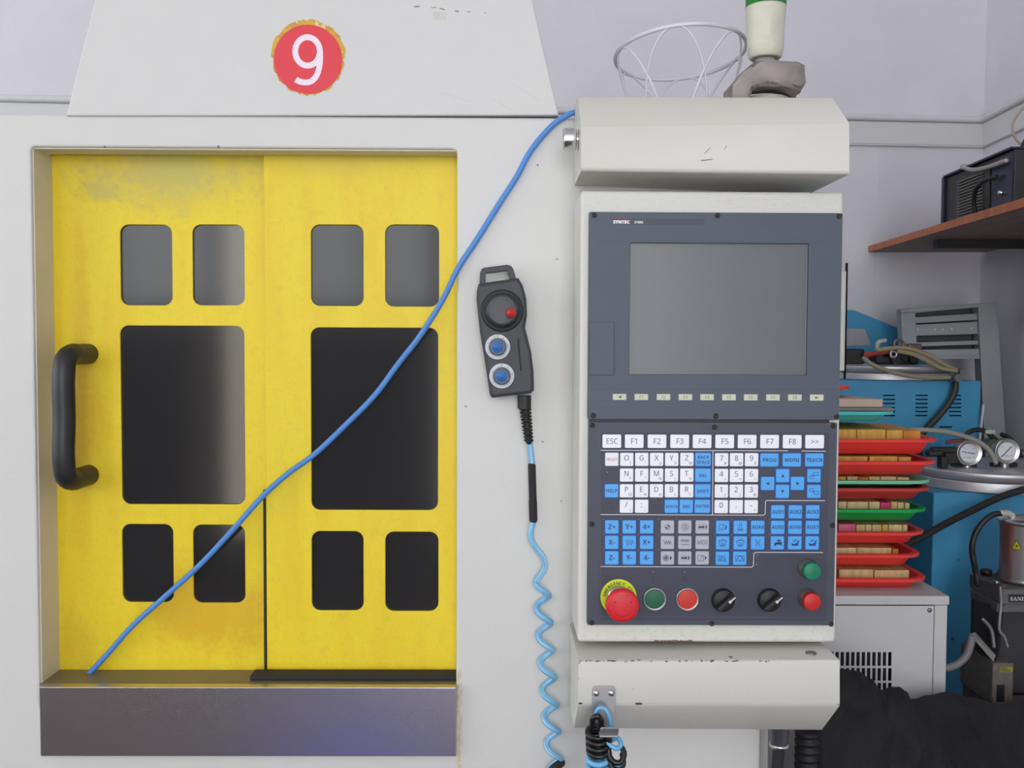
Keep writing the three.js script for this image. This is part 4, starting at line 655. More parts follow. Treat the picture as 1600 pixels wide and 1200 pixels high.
// wall shelf
{
  const zb = C0.z, yT = P(1354, 386, zb).y, yBm = P(1354, 395, zb).y, depth = C0.x - P(1354, 390, zb).x;
  const t = thing('wall_shelf', 'reddish-brown board shelf on a black bracket in the wall corner', 'shelf', V(C0.x - 0.15, yBm, zb + 0.5));
  const wood = (r, g, b, s) => std({ map: dataTex(256, 256, (u, v) => { const n = fbm(u * 60, v * 5, s), k = 0.85 + 0.3 * n; return [r * k, g * k, b * k]; }), roughness: 0.55 });
  const back = 0.02, len = 1.15;
  add(t, 'board', along(C0, sideDir, sideOut, 0.03, len, yBm, yT, 0.001, depth, 0.0012), wood(130, 104, 94, 5), 'brown underside and top');
  add(t, 'edge_band', along(C0, sideDir, sideOut, 0.03, len, yBm - 0.0003, yT + 0.0003, depth + 0.0002, depth + 0.002), wood(196, 116, 74, 9), 'orange-brown edge band');
  add(t, 'bracket', [along(C0, sideDir, sideOut, 0.32, 0.345, yBm - 0.02, yBm - 0.0005, 0.001, depth - 0.06), along(C0, sideDir, sideOut, 0.32, 0.345, yBm - 0.2, yBm - 0.001, 0.001, 0.02)], M.black, 'black steel bracket');
  // black power supply on the shelf
  const d0 = 0.462, d1 = 0.79, off = depth - 0.02, hh = 0.107, Y = yT + 0.0006;
  const g = thing('welding_unit', 'navy and black power unit with louvred vents on the wall shelf', 'power supply', V(C0.x - 0.2, Y, zb + 0.55));
  const navy = std({ color: lin(0.012, 0.013, 0.05), roughness: 0.4 }), sideM = std({ color: lin(0.02, 0.02, 0.022), roughness: 0.5 });
  add(g, 'case', along(C0, sideDir, sideOut, d0 + 0.012, d1, Y, Y + hh, off - 0.2, off - 0.006, 0.003), sideM);
  add(g, 'end_frame', along(C0, sideDir, sideOut, d0, d0 + 0.0115, Y, Y + hh + 0.002, off - 0.202, off, 0.002), navy, 'navy end frame');
  add(g, 'top_cover', along(C0, sideDir, sideOut, d0 + 0.012, d1, Y + hh + 0.0002, Y + hh + 0.004, off - 0.2, off + 0.001), navy);
  const vent = add(g, 'vent_plate', along(C0, sideDir, sideOut, d0 + 0.07, d0 + 0.235, Y + 0.002, Y + 0.092, off - 0.0058, off - 0.003), std({ color: lin(0.03, 0.03, 0.03), roughness: 0.5 }));
  for (let i = 0; i < 13; i++) add(vent, 'slat', along(C0, sideDir, sideOut, d0 + 0.09, d0 + 0.205, Y + 0.005 + i * 0.0064, Y + 0.0079 + i * 0.0064, off - 0.0029, off + 0.001), std({ color: lin(0.16, 0.15, 0.13), roughness: 0.5 }));
  add(g, 'front_panel', along(C0, sideDir, sideOut, d0 + 0.245, d1 - 0.002, Y + 0.004, Y + 0.098, off - 0.0058, off - 0.002), navy, 'navy connector panel');
  add(g, 'knob', new THREE.SphereGeometry(0.006, 14, 10).translate(...C0.clone().addScaledVector(sideDir, d0 + 0.29).addScaledVector(sideOut, off).setY(Y + 0.03).toArray()), M.chrome);
  const w = (s, y, o) => C0.clone().addScaledVector(sideDir, s).addScaledVector(sideOut, o).setY(y);
  single('mains_lead', 'black cord looping from the power unit on the wall shelf', 'cord', tube([w(d0 + 0.195, Y + 0.006, off + 0.008), w(d0 + 0.198, Y + 0.025, off + 0.012), w(d0 + 0.215, Y + 0.048, off + 0.016), w(d0 + 0.245, Y + 0.06, off + 0.014), w(d0 + 0.28, Y + 0.062, off + 0.006)], 0.0048, 50, 10), M.black, w(d0 + 0.2, Y, off + 0.01));
  single('white_wire', 'off-white wire lying over the top of the power unit', 'wire', tube([w(d0 + 0.06, Y + hh + 0.01, off - 0.17), w(d0 + 0.075, Y + hh + 0.01, off - 0.06), w(d0 + 0.1, Y + hh + 0.009, off - 0.006), w(d0 + 0.14, Y + hh - 0.002, off + 0.008), w(d0 + 0.19, Y + 0.092, off + 0.01), w(d0 + 0.25, Y + 0.086, off + 0.01), w(d0 + 0.33, Y + 0.084, off + 0.01)], 0.0045, 60, 8), std({ color: lin(0.42, 0.4, 0.38), roughness: 0.5 }), w(d0 + 0.03, Y + hh, off));
  single('beige_wire', 'thin beige wire looping down the wall from the trunking', 'wire', tube([[1612, 158], [1596, 172], [1584, 190], [1582, 203], [1587, 217], [1600, 229], [1618, 236]].map(([x, y]) => P(x, y, zb + 0.34)), 0.003, 50, 8), std({ color: lin(0.45, 0.34, 0.28), roughness: 0.6 }), P(1590, 195, zb + 0.34));
  single('black_wire', 'black wire running down behind the power unit', 'wire', tube([[1612, 205], [1600, 222], [1595, 236], [1593, 246]].map(([x, y]) => P(x, y, zb + 0.46)), 0.004, 30, 8), M.black, P(1597, 230, zb + 0.46));
}
// grey steel frame leaning in the corner
{
  const zf = CZ - 2.36, steel = std({ map: mottled([158, 162, 166], 0.15, 7, 7, 131), roughness: 0.5, metalness: 0.25 });
  const t = thing('steel_stand', 'grey painted steel frame with punched rails leaning in the corner', 'frame', V(P(1555, 700, zf).x, 0, zf));
  const quad = (x0, y0, x1, y1, x2, y2, x3, y3, z, d) => plate(polyShape([P(x0, y0, z), P(x1, y1, z), P(x2, y2, z), P(x3, y3, z)]), z, d, 0.0015);
  const b = P(1610, 1000, zf);
  add(t, 'post', [quad(1529, 474, 1558, 472, 1592, 1000, 1552, 1000, zf, 0.035), quad(1592, 1000, 1552, 1000, 1560, 1430, 1602, 1430, zf, 0.035)], steel, 'tall grey post');
  add(t, 'rear_post', quad(1408, 486, 1430, 483, 1433, 540, 1412, 560, zf - 0.01, 0.03), steel);
  const rail = (y0, y1, k, z) => add(t, 'rail', quad(1412, y0, 1530, y0 - 11 * k, 1532, y1 - 9 * k, 1414, y1, z, 0.02), steel);
  add(t, 'top_rail', quad(1408, 483, 1530, 474, 1530, 480, 1409, 489, zf, 0.03), steel);
  rail(497, 506, 0.7, zf - 0.012); 
  const pr = add(t, 'punched_rail', quad(1420, 508, 1530, 502, 1530, 522, 1422, 525, zf - 0.012, 0.012), steel, 'rail punched with a row of holes');
  for (const [x, y] of [[1434, 515], [1461, 515], [1473, 515], [1487, 514], [1518, 513]]) { const c = P(x, y, zf - 0.012); add(pr, 'rail_hole', cylZ(V(c.x, c.y, 0), 0.0026, zf - 0.013, zf - 0.0115, 12), std({ color: lin(0.6, 0.6, 0.6), roughness: 0.6 })); }
  rail(536, 542, 0.4, zf - 0.012); rail(547, 560, 0.2, zf - 0.004); rail(556, 561, 0.0, zf + 0.002);
  add(t, 'back_sheet', quad(1418, 490, 1531, 480, 1533, 558, 1424, 560, zf - 0.045, 0.003), std({ color: lin(0.075, 0.08, 0.085), roughness: 0.7 }));
}
// vacuum vessels: blue cabinet, steel lid in two rings, hoses and fittings
const ringSteel = std({ color: lin(0.7, 0.69, 0.72), metalness: 0.75, roughness: 0.5 });
const hoseTan = std({ color: lin(0.34, 0.29, 0.16), roughness: 0.4 });
{
  const D = 2.2, zf = CZ - D, x1 = P(1530, 640, zf).x, yT = P(1420, 597, zf).y, x0 = 0.58;
  const t = thing('vacuum_tank', 'blue vacuum chamber with slotted front and steel lid near the wall', 'vacuum chamber', V((x0 + x1) / 2, 0, zf - 0.18));
  const slots = [], s = polyShape([V(x0, 0, 0), V(x1, 0, 0), V(x1, yT, 0), V(x0, yT, 0)]);
  for (const cx of [1389, 1440, 1492.5]) for (let j = 0; j < 6; j++) { const r = rectAt(cx - 9.5, 616.8 + j * 6.3, cx + 9.5, 619 + j * 6.3, zf); s.holes.push(rrShape(r.x0, r.y0, r.x1, r.y1, 0.0008, true)); }
  { const r = rectAt(1468, 666, 1488, 668.4, zf); s.holes.push(rrShape(r.x0, r.y0, r.x1, r.y1, 0.0008, true)); }
  add(t, 'front_sheet', boxUV(plate(s, zf, 0.003, 0.0004)), BLUE, 'blue front with vent slots');
  add(t, 'cabinet', boxUV(box(x0, 0, zf - 0.29, x1, yT, zf - 0.012)), std({ color: lin(0.01, 0.035, 0.055), roughness: 0.6 }));
  add(t, 'side_sheet', boxUV(merge([box(x0 - 0.003, 0, zf - 0.29, x0, yT, zf - 0.003), box(x1, 0, zf - 0.29, x1 + 0.003, yT, zf - 0.003), box(x0, yT, zf - 0.29, x1, yT + 0.003, zf)])), BLUE);
  const c = V(P(1376, 597, zf - 0.15).x, yT + 0.0032, zf - 0.16), R = 0.168, k = pxm(zf);
  const y0 = yT + 0.0035, ym = P(1400, 583.5, zf).y, y1 = P(1400, 572.5, zf).y;
  add(t, 'lower_ring', lathe([[0.0001, y0], [R, y0], [R + 0.001, y0 + 0.002], [R + 0.001, ym - 0.002], [R - 0.001, ym], [0.0001, ym]], 72).translate(c.x, 0, c.z), ringSteel);
  const lid = add(t, 'lid', lathe([[0.0001, ym + 0.001], [R - 0.002, ym + 0.001], [R - 0.002, y1 - 0.002], [R - 0.004, y1], [0.0001, y1 + 0.002]], 72).translate(c.x, 0, c.z), ringSteel, 'steel lid ring');
  const zc = c.z + 0.1, Y = y1 + 0.003, w = (x, y, z = zc) => P(x, y, z);
  // fittings on the lid
  const m = [box(w(1300, 560).x, Y, zc - 0.05, w(1356, 560).x, w(1316, 545).y, zc - 0.02, 0.004), box(w(1365, 560).x, Y, zc - 0.04, w(1438, 560).x, w(1400, 556).y, zc - 0.005, 0.006), box(w(1378, 556).x, w(1400, 556).y - 0.002, zc - 0.035, w(1420, 556).x, w(1400, 549).y, zc - 0.01, 0.005)];
  for (const [x, y, r] of [[1372, 560, 0.009], [1398, 562, 0.011], [1425, 560, 0.01], [1411, 558, 0.008]]) { const q = w(x, y, zc); m.push(cylZ(q, r, zc - 0.02, zc + 0.01, 18)); }
  add(lid, 'valve_block', m, M.black, 'black valves and fittings');
  add(lid, 'valve_lever', tube([w(1353, 554), w(1370, 552), w(1390, 548.5)], 0.0062, 20, 10), std({ color: lin(0.42, 0.05, 0.035), roughness: 0.45 }), 'red valve lever');
  const q = w(1393, 553.5); add(lid, 'union_ring', new THREE.TorusGeometry(0.007, 0.0035, 10, 24).translate(q.x, q.y, zc + 0.012), M.steel);
  add(lid, 'elbow_fitting', tube([w(1371, 547), w(1371, 538), w(1374, 534), w(1383, 532)], 0.0048, 24, 10), std({ color: lin(0.55, 0.52, 0.46), roughness: 0.5 }), 'cream hose elbow');
  add(lid, 'gauge', [new THREE.TorusGeometry(0.0105, 0.0035, 10, 26).translate(w(1404, 538).x, w(1404, 538).y, zc), box(w(1418, 551).x, w(1418, 551).y, zc - 0.02, w(1440, 551).x, w(1430, 537).y, zc + 0.004, 0.004)], std({ color: lin(0.2, 0.15, 0.15), metalness: 0.5, roughness: 0.3 }), 'round gauge and union seen edge-on');
  const hs = (pts, z, r) => tube(pts.map(([x, y]) => P(x, y, z)), r, 70, 10);
  add(lid, 'hose', hs([[1372, 547], [1392, 544], [1415, 544], [1435, 549], [1455, 557], [1478, 571], [1498, 580]], zc + 0.06, 0.0052), hoseTan, 'tan hose');
  add(lid, 'hose', hs([[1405, 549], [1425, 553], [1445, 562], [1470, 575], [1495, 580]], zc + 0.075, 0.005), hoseTan, 'tan hose');
  add(lid, 'hose', hs([[1350, 560], [1360, 568], [1380, 577], [1410, 585], [1445, 589.5], [1475, 590], [1502, 589]], zc + 0.1, 0.0052), std({ color: lin(0.3, 0.28, 0.2), roughness: 0.4 }), 'tan hose');
  add(lid, 'hose_coupling', [cylZ(P(1490, 590, zc + 0.1), 0.009, zc + 0.09, zc + 0.125, 16), cylZ(P(1498, 581, zc + 0.07), 0.007, zc + 0.06, zc + 0.09, 16)], M.darkSteel);
  add(lid, 'drain_hose', hs([[1493, 592], [1492, 610], [1484, 628], [1470, 646], [1450, 668], [1440, 680], [1436, 740]], zf + 0.02, 0.0075), std({ color: lin(0.03, 0.035, 0.035), roughness: 0.5 }), 'dark hose');
  // sloped blue guard behind with a pale label
  const zg = zf - 0.318, g = thing('blue_guard', 'blue sloping sheet metal guard with a pale label behind the far chamber', 'machine guard', V(P(1380, 540, zg).x, 0, zg));
  add(g, 'guard_sheet', boxUV(plate(polyShape([P(1250, 484, zg), P(1334, 484.5, zg), P(1449, 531, zg), P(1450, 575, zg), V(P(1450, 575, zg).x, 0.001, 0), V(P(1250, 575, zg).x, 0.001, 0)]), zg, 0.02, 0.001)), BLUE);
  add(g, 'label_plate', boxUV(plate(polyShape([P(1312, 513, zg), P(1351, 514, zg), P(1361, 539, zg), P(1312, 541, zg)]), zg + 0.0008, 0.0008, 0.0001)), std({ map: mottled([176, 172, 178], 0.15, 24, 24, 141), roughness: 0.7 }), 'pale label');
}
{ // near vessel
  const D = 1.9, zf = CZ - D, x0 = P(1457, 850, zf).x, yT = P(1500, 770, zf).y, x1 = sideX(D) - 0.02;
  const t = thing('vacuum_tank', 'blue vacuum chamber with two round pressure gauges on its steel lid', 'vacuum chamber', V((x0 + x1) / 2, 0, zf - 0.14));
  add(t, 'cabinet', boxUV(box(x0, 0, zf - 0.27, x1, yT, zf, 0.004)), BLUE);
  const c = V(P(1545, 760, zf - 0.12).x + 0.0, 0, zf - 0.13), R = 0.158;
  const y0 = yT + 0.0005, ym = P(1545, 753.5, zf).y, y1 = P(1545, 739, zf).y;
  add(t, 'lower_ring', lathe([[0.0001, y0], [R, y0], [R + 0.001, y0 + 0.002], [R + 0.001, ym - 0.002], [R - 0.001, ym], [0.0001, ym]], 80).translate(c.x, 0, c.z), ringSteel);
  const lid = add(t, 'lid', lathe([[0.0001, ym + 0.001], [R - 0.002, ym + 0.001], [R - 0.002, y1 - 0.003], [R - 0.006, y1], [R - 0.03, y1 + 0.001], [0.0001, y1 + 0.002]], 80).translate(c.x, 0, c.z), ringSteel, 'steel lid ring');
  const zg = c.z + 0.06;
  const face = (needle, unit) => canvasTex(256, 256, (g) => {
    g.fillStyle = css(226, 228, 234); g.fillRect(0, 0, 256, 256); g.translate(128, 128); g.strokeStyle = g.fillStyle = css(50, 54, 64);
    for (let i = 0; i <= 30; i++) { const a = -2.3 + i * 4.6 / 30; g.lineWidth = i % 5 ? 2 : 4; g.beginPath(); g.moveTo(104 * Math.sin(a), -104 * Math.cos(a)); g.lineTo((i % 5 ? 95 : 88) * Math.sin(a), -(i % 5 ? 95 : 88) * Math.cos(a)); g.stroke(); }
    g.font = '20px sans-serif'; g.textAlign = 'center'; for (let i = 0; i <= 6; i += 2) { const a = -2.3 + i * 4.6 / 6; g.fillText('0.' + i, 70 * Math.sin(a), 8 - 70 * Math.cos(a)); }
    g.font = '24px sans-serif'; g.fillText('MPa', 0, 62);
  });
  for (const [x, y, r, turn, label] of [[1514, 707.5, 18.5, 0.18, 'round dial gauge with level needle'], [1573, 705, 18.2, -0.62, 'round dial gauge with slanting needle']]) {
    const q = P(x, y, zg), k = pxm(zg), rad = r * k, g = { x0: q.x - rad, y0: q.y - rad, w: 2 * rad, h: 2 * rad };
    const ga = add(lid, 'gauge', [latheZ([[0.0001, -0.02], [rad * 1.06, -0.02], [rad * 1.12, -0.008], [rad * 1.12, 0.003], [rad * 1.02, 0.005], [rad * 0.99, 0.002], [0.0001, -0.004]], V(q.x, q.y, zg), 40), cyl(0.008, 0.009, Math.max(q.y - rad - y1, 0.006) + 0.004, 16).translate(q.x, (q.y - rad + y1) / 2, zg - 0.008)], std({ color: lin(0.5, 0.49, 0.46), metalness: 0.8, roughness: 0.3 }), label);
    const nd = box(-0.016, -0.0007, 0.0012, 0.013, 0.0007, 0.0018, 0.0002).rotateZ(-turn + (turn < 0 ? 0.2 : 0)).translate(q.x, q.y, zg);
    add(lid, 'gauge_dial', planarUV(latheZ([[0.0001, 0.0008], [rad * 0.98, 0.0008], [rad * 0.98, -0.002], [0.0001, -0.002]], V(q.x, q.y, zg), 40), g), std({ map: face(), roughness: 0.35 }), 'white gauge dial');
    add(lid, 'gauge_needle', nd, M.black);
  }
  const w = (x, y, z = zg) => P(x, y, z);
  const vb = [box(w(1458, 705).x, w(1458, 708).y, zg - 0.02, w(1500, 705).x, w(1458, 699).y, zg, 0.004), box(w(1450, 708).x, w(1450, 714).y, zg - 0.02, w(1475, 705).x, w(1450, 703).y, zg + 0.004, 0.006), box(w(1466, 740).x, y1 + 0.0005, zg - 0.01, w(1478, 740).x, w(1466, 712).y, zg + 0.012, 0.004), box(w(1478, 715).x, w(1478, 726).y, zg - 0.014, w(1500, 715).x, w(1478, 707).y, zg - 0.002, 0.004), box(w(1494, 735).x, y1, zg - 0.03, w(1532, 735).x, w(1500, 726).y, zg - 0.012, 0.004), box(w(1556, 735).x, y1, zg - 0.03, w(1596, 735).x, w(1556, 724).y, zg - 0.012, 0.004)];
  add(lid, 'valve_block', vb, std({ color: lin(0.018, 0.018, 0.018), roughness: 0.5 }), 'black valves');
  add(lid, 'valve_lever', tube([w(1480, 691), w(1490, 689), w(1503, 688)], 0.004, 14, 8), std({ color: lin(0.25, 0.04, 0.04), roughness: 0.5 }), 'dull red lever');
  add(lid, 'hose', tube([[1425, 671], [1450, 672], [1480, 675], [1508, 682], [1530, 691], [1546, 704], [1556, 722]].map(([x, y]) => w(x, y, zg + 0.03)), 0.005, 60, 10), std({ color: lin(0.33, 0.32, 0.27), roughness: 0.4 }), 'pale clear hose');
  add(lid, 'hose', tube([[1506, 686], [1513, 676], [1528, 671.5], [1542, 675], [1552, 684], [1560, 690]].map(([x, y]) => w(x, y, zg - 0.03)), 0.005, 50, 10), M.black, 'black hose');
  add(lid, 'hose', tube([[1566, 679], [1576, 684], [1586, 694], [1596, 712]].map(([x, y]) => w(x, y, zg - 0.03)), 0.005, 40, 10), M.black, 'black hose');
  add(lid, 'hose_connector', [box(w(1548, 684).x, w(1548, 680).y, zg - 0.042, w(1564, 684).x, w(1548, 673).y, zg - 0.02, 0.003)], std({ color: lin(0.45, 0.47, 0.36), roughness: 0.5 }), 'pale connector');
  const cg = add(lid, 'relief_valve', cylZ(P(1552, 697, zg - 0.03), 0.016, zg - 0.05, zg - 0.022, 20), std({ color: lin(0.16, 0.17, 0.12), metalness: 0.5, roughness: 0.4 }));
  add(lid, 'nut', cylZ(P(1597, 707, zg), 0.006, zg - 0.02, zg + 0.01, 6), M.darkSteel);
  // screws and wire marks on the blue front
  for (const [x, y] of [[1498, 874], [1488, 998], [1482, 935]]) { const q = P(x, y, zf); add(t, 'screw', cylZ(q, 0.003, zf, zf + 0.002, 12), M.chrome); }
  single('power_cable', 'thick black cable slanting across the blue chamber', 'cable', tube([[1396, 862], [1420, 849], [1448, 835], [1480, 817], [1520, 797], [1560, 778], [1600, 765], [1650, 752]].map(([x, y]) => P(x, y, zf + 0.05)), 0.0068, 60, 10), M.rubber, P(1520, 797, zf + 0.05));
}
// white stick beside the blue chamber
{ const z = CZ - 2.19; single('white_strip', 'thin white strip standing by the far blue chamber', 'strip', plate(polyShape([P(1533, 632, z), P(1536, 632, z), P(1530, 690, z), P(1527, 690, z), V(P(1527, 690, z).x - 0.02, 0.0, 0), V(P(1530, 690, z).x - 0.02, 0.0, 0)].slice(0, 4).concat([V(P(1524, 720, z).x, 0.001, 0), V(P(1527, 720, z).x, 0.001, 0)].slice(0, 0))), z + 0.008, 0.006, 0.0005), std({ color: lin(0.62, 0.62, 0.66), roughness: 0.5 }), P(1530, 690, z)); }
// ------------------------------------------------------------------ white cabinet with the trays
const ZC = CZ - 1.65, CX0 = 0.392, CX1 = P(1481, 950, ZC).x, CYT = P(1460, 931, ZC).y;
{
  const white = std({ map: dataTex(256, 256, (u, v) => { const n = fbm(u * 7, v * 7, 151), m = fbm(u * 18, v * 12, 157); const k = 1 - 0.10 * Math.max(0, n - 0.52) * 3; return [205 * k, 204 * k, 206 * k * (1 - 0.08 * Math.max(0, m - 0.55))]; }), roughness: 0.5 });
  const t = thing('cooling_cabinet', 'dirty white metal cabinet with a slotted vent under the stacked trays', 'cabinet', V((CX0 + CX1) / 2, 0, ZC - 0.2));
  const yc = P(1460, 945.5, ZC).y, xb = P(1459, 1000, ZC).x;
  add(t, 'top_cover', boxUV(box(CX0, yc, ZC - 0.42, CX1 + 0.0025, CYT, ZC + 0.002, 0.003)), white);
  const s = polyShape([V(CX0, 0.02, 0), V(xb - 0.001, 0.02, 0), V(xb - 0.001, yc - 0.0015, 0), V(CX0, yc - 0.0015, 0)]);
  for (let k = 0; k < 17; k++) for (const [a, b] of [[1019, 1040.6], [1044, 1064], [1067, 1088], [1091, 1111]]) { const x = 1390.5 - k * 8.25, r = rectAt(x - 2.7, a, x + 2.4, b, ZC); if (r.x0 > CX0 + 0.01) s.holes.push(rrShape(r.x0, r.y0, r.x1, r.y1, 0.0004, true)); }
  const fp = add(t, 'front_panel', boxUV(plate(s, ZC, 0.002, 0.0003, 1)), white, 'white panel with vent slots');
  add(t, 'corner_post', boxUV(box(xb + 0.0005, 0.02, ZC - 0.4, CX1, yc - 0.0005, ZC - 0.0004, 0.002)), white);
  add(t, 'vent_box', box(CX0, 0.02, ZC - 0.06, xb, yc - 0.01, ZC - 0.02), M.black);
  add(t, 'body', boxUV(merge([box(CX0, 0.02, ZC - 0.4, xb, yc - 0.002, ZC - 0.07)])), white);
  for (const x of [CX0 + 0.04, CX1 - 0.04]) for (const z of [ZC - 0.36, ZC - 0.05]) add(t, 'foot', cyl(0.015, 0.018, 0.02, 14).translate(x, 0.01, z), M.black);
  const q = P(1452.5, 953.5, ZC); add(fp, 'screw', new THREE.SphereGeometry(0.0042, 16, 8).scale(1, 1, 0.5).translate(q.x, q.y, ZC), M.darkSteel);
}
function trayGeo(w, d, h, n = 36) {                                 // outer base, wall, rolled rim, inner wall, floor
  const rings = [[0.02, 0], [0.016, 0.002], [0.004, h - 0.006], [-0.008, h - 0.0055], [-0.009, h - 0.001], [-0.008, h], [0.003, h], [0.0155, 0.004], [0.022, 0.003]], pos = [], idx = [];
  const rpts = (inset) => { const a = w / 2 - inset, b = d / 2 - inset, r = Math.max(0.012, 0.035 - inset), o = []; for (let c = 0; c < 4; c++) for (let i = 0; i <= 6; i++) { const t = (c + i / 6) * Math.PI / 2, sx = c === 0 || c === 3 ? 1 : -1, sz = c < 2 ? 1 : -1; o.push([sx * (a - r) + r * Math.cos(t), sz * (b - r) + r * Math.sin(t)]); } return o; };
  const N = 28; rings.forEach(([ins, y]) => rpts(ins).forEach(([x, z]) => pos.push(x, y, z)));
  for (let k = 0; k < rings.length - 1; k++) for (let i = 0; i < N; i++) { const a = k * N + i, b = k * N + (i + 1) % N; idx.push(a, a + N, b, b, a + N, b + N); }
  const c0 = pos.length / 3; pos.push(0, 0, 0, 0, 0.003, 0);
  for (let i = 0; i < N; i++) { idx.push(c0, i, (i + 1) % N); const o = (rings.length - 1) * N; idx.push(c0 + 1, o + (i + 1) % N, o + i); }
  const g = new THREE.BufferGeometry(); g.setAttribute('position', new THREE.Float32BufferAttribute(pos, 3)); g.setIndex(idx);
  return toCreasedNormals(g, 0.7);
}
{
  const zf = CZ - 1.675, d = 0.25, xl = 0.398;
  const plastic = (r, g, b) => std({ color: new THREE.Color().setRGB(r / 255, g / 255, b / 255, THREE.SRGBColorSpace), roughness: 0.42 });
  const tones = { red: plastic(248, 70, 62), dark: plastic(206, 62, 58), green: plastic(24, 172, 80), mint: plastic(128, 216, 166), teal: plastic(84, 206, 200) };
  // rim y, base y, rim right x in the photo, tone, label, blocks [x0, x1, top y, tone]
  const T = [
    [908, 925, 1449.5, 'red', 'red plastic tray at the bottom of the stack on the white cabinet', [[1311, 1365, 890, 0], [1366, 1421, 891, 0]]],
    [870, 889, 1440, 'red', 'red plastic tray second from the bottom of the stack', [[1300, 1338, 856, 1], [1338.5, 1393, 856, 0], [1394, 1404, 858, 4]]],
    [835, 854, 1446, 'red', 'red plastic tray holding the pink-wrapped block', [[1310, 1337, 819, 3], [1338, 1352, 820, 0], [1352.5, 1362, 820, 1], [1362.5, 1378, 820, 0], [1378.5, 1388, 820, 2], [1388.5, 1410, 820, 1], [1410.5, 1421, 820, 0]]],
    [799, 818, 1450, 'green', 'dark green plastic tray in the stack', [[1310, 1323, 784, 1], [1323.5, 1357, 784, 1], [1358, 1375, 784, 1], [1375.5, 1392, 785, 5], [1392.5, 1402, 784, 0], [1402.5, 1413, 785, 1], [1414, 1425, 786, 1], [1426, 1432, 786, 6]]],
    [766, 784, 1456, 'dark', 'dull red plastic tray under the mint green one', []],
    [758.5, 762.5, 1456, 'mint', 'mint green plastic tray nested in the dull red one', [[1310, 1322, 745, 2], [1324, 1341, 745, 1], [1341.5, 1357, 746, 4], [1358, 1375, 745, 1], [1376, 1401, 745, 1], [1402, 1421, 746, 0]]],
    [724, 745, 1465, 'red', 'red plastic tray second from the top with shaded brown blocks', [[1310, 1356, 713, 2], [1358, 1403, 713, 2], [1404, 1424, 714, 2]]],
    [689, 712, 1467, 'red', 'red plastic tray with the tall yellow-orange blocks below the teal tray', [[1306, 1338.5, 671, 2], [1339, 1384, 671, 2], [1385, 1411, 672, 2], [1411.5, 1445, 673, 4]]],
  ];
  const wood = [[214, 186, 132], [222, 198, 146], [216, 168, 78], [236, 112, 140], [212, 140, 52], [214, 60, 120], [214, 222, 214]].map(([r, g, b], i) => std({ map: dataTex(128, 128, (u, v) => { const n = fbm(u * 40, v * 6, 160 + i), k = 0.86 + 0.28 * n; return [Math.min(255, r * k), Math.min(255, g * k), Math.min(255, b * k)]; }), roughness: 0.65 }));
  const toneName = ['pale tan', 'cream', 'yellow-tan', 'pink', 'orange-brown', 'magenta', 'white'];
  let below = CYT;
  const bottoms = [];
  const where = ['bottom red tray', 'second red tray from the bottom', 'red tray under the green tray', 'dark green tray', '', 'mint green tray', 'upper red tray with shaded contents', 'topmost red tray'];
  T.forEach(([yr, yb, xr, tone, label, blocks], ti) => {
    const nested = tone === 'mint';
    const yB = Math.max(P(1400, yb, zf).y, below + 0.0008), yR = P(1400, yr - 2, zf).y, h = Math.max(yR - yB, 0.012), x1 = P(xr, yr, zf - 0.03).x;
    const w = x1 - xl - 0.009, cx = (xl + x1 - 0.009) / 2;
    const t = nested ? null : 1;
    const m = single('plastic_tray', label, 'tray', boxUV(trayGeo(w - 0.001, d, h).translate(cx, yB, zf - d / 2 - 0.012)), tones[tone], V(cx, yB, zf - d / 2 - 0.012), tone === 'red' ? 'red plastic trays on the white cabinet' : undefined);
    let top = yB + h;
    blocks.forEach(([x0, x1b, yt, c], bi) => {
      if (P(x0, yt, zf - 0.034).x > x1 - 0.03) return;
      const z1 = zf - 0.034 - (ti === 7 ? 0 : 0) - rnd() * 0.004, a = P(x0, yt, z1).x, b = P(x1b, yt, z1).x, yTop = Math.max(P(x0, yt, z1).y, yB + 0.012), y0 = yB + 0.0045;
      const dz = ti === 7 ? 0.16 : 0.12 + rnd() * 0.05;
      const nth = ['first', 'second', 'third', 'fourth', 'fifth', 'sixth', 'seventh', 'eighth'][bi];
      single('wood_block', `${toneName[c]} wooden block, ${nth} from the console in the ${where[ti]}`, 'block', boxUV(box(Math.max(a, xl + 0.02) + 0.0004, y0, z1 - dz, Math.min(b, x1 - 0.03), yTop, z1, 0.0012), 4), wood[c], V((a + b) / 2, y0, z1 - dz / 2), 'wooden blocks in the ' + where[ti]);
      top = Math.max(top, yTop);
    });
    below = tone === 'dark' ? yB + 0.006 : top;
  });
  // teal tray and the boards stacked on top of it
  const yb = Math.max(P(1380, 662, zf).y, below + 0.001), yr = P(1380, 645, zf).y, xr = P(1409, 650, zf - 0.02).x, w = xr - xl - 0.009, cx = (xl + xr - 0.009) / 2, zc = zf - d / 2 - 0.02;
  single('plastic_tray', 'teal plastic tray on top of the stack beside the console', 'tray', boxUV(trayGeo(w, d - 0.02, yr - yb).translate(cx, yb, zc)), tones.teal, V(cx, yb, zc));
  const y2 = yr + 0.0005, z1 = zf - 0.035, B = (x0, x1, ya, yb2, za, zb2) => box(xl + 0.01, ya, za, P(x1, 640, za).x, yb2, zb2, 0.0008);
  const yg = P(1390, 637, z1).y, yk = P(1380, 624.5, z1).y;
  single('grey_board', 'grey board lying on the teal tray', 'board', boxUV(box(xl + 0.01, y2, z1 - 0.19, P(1396, 640, z1).x, yg, z1, 0.001)), std({ color: lin(0.2, 0.19, 0.18), roughness: 0.8 }), V(cx, y2, z1 - 0.1));
  const zr = z1 - 0.012, kx = P(1379, 630, zr).x;
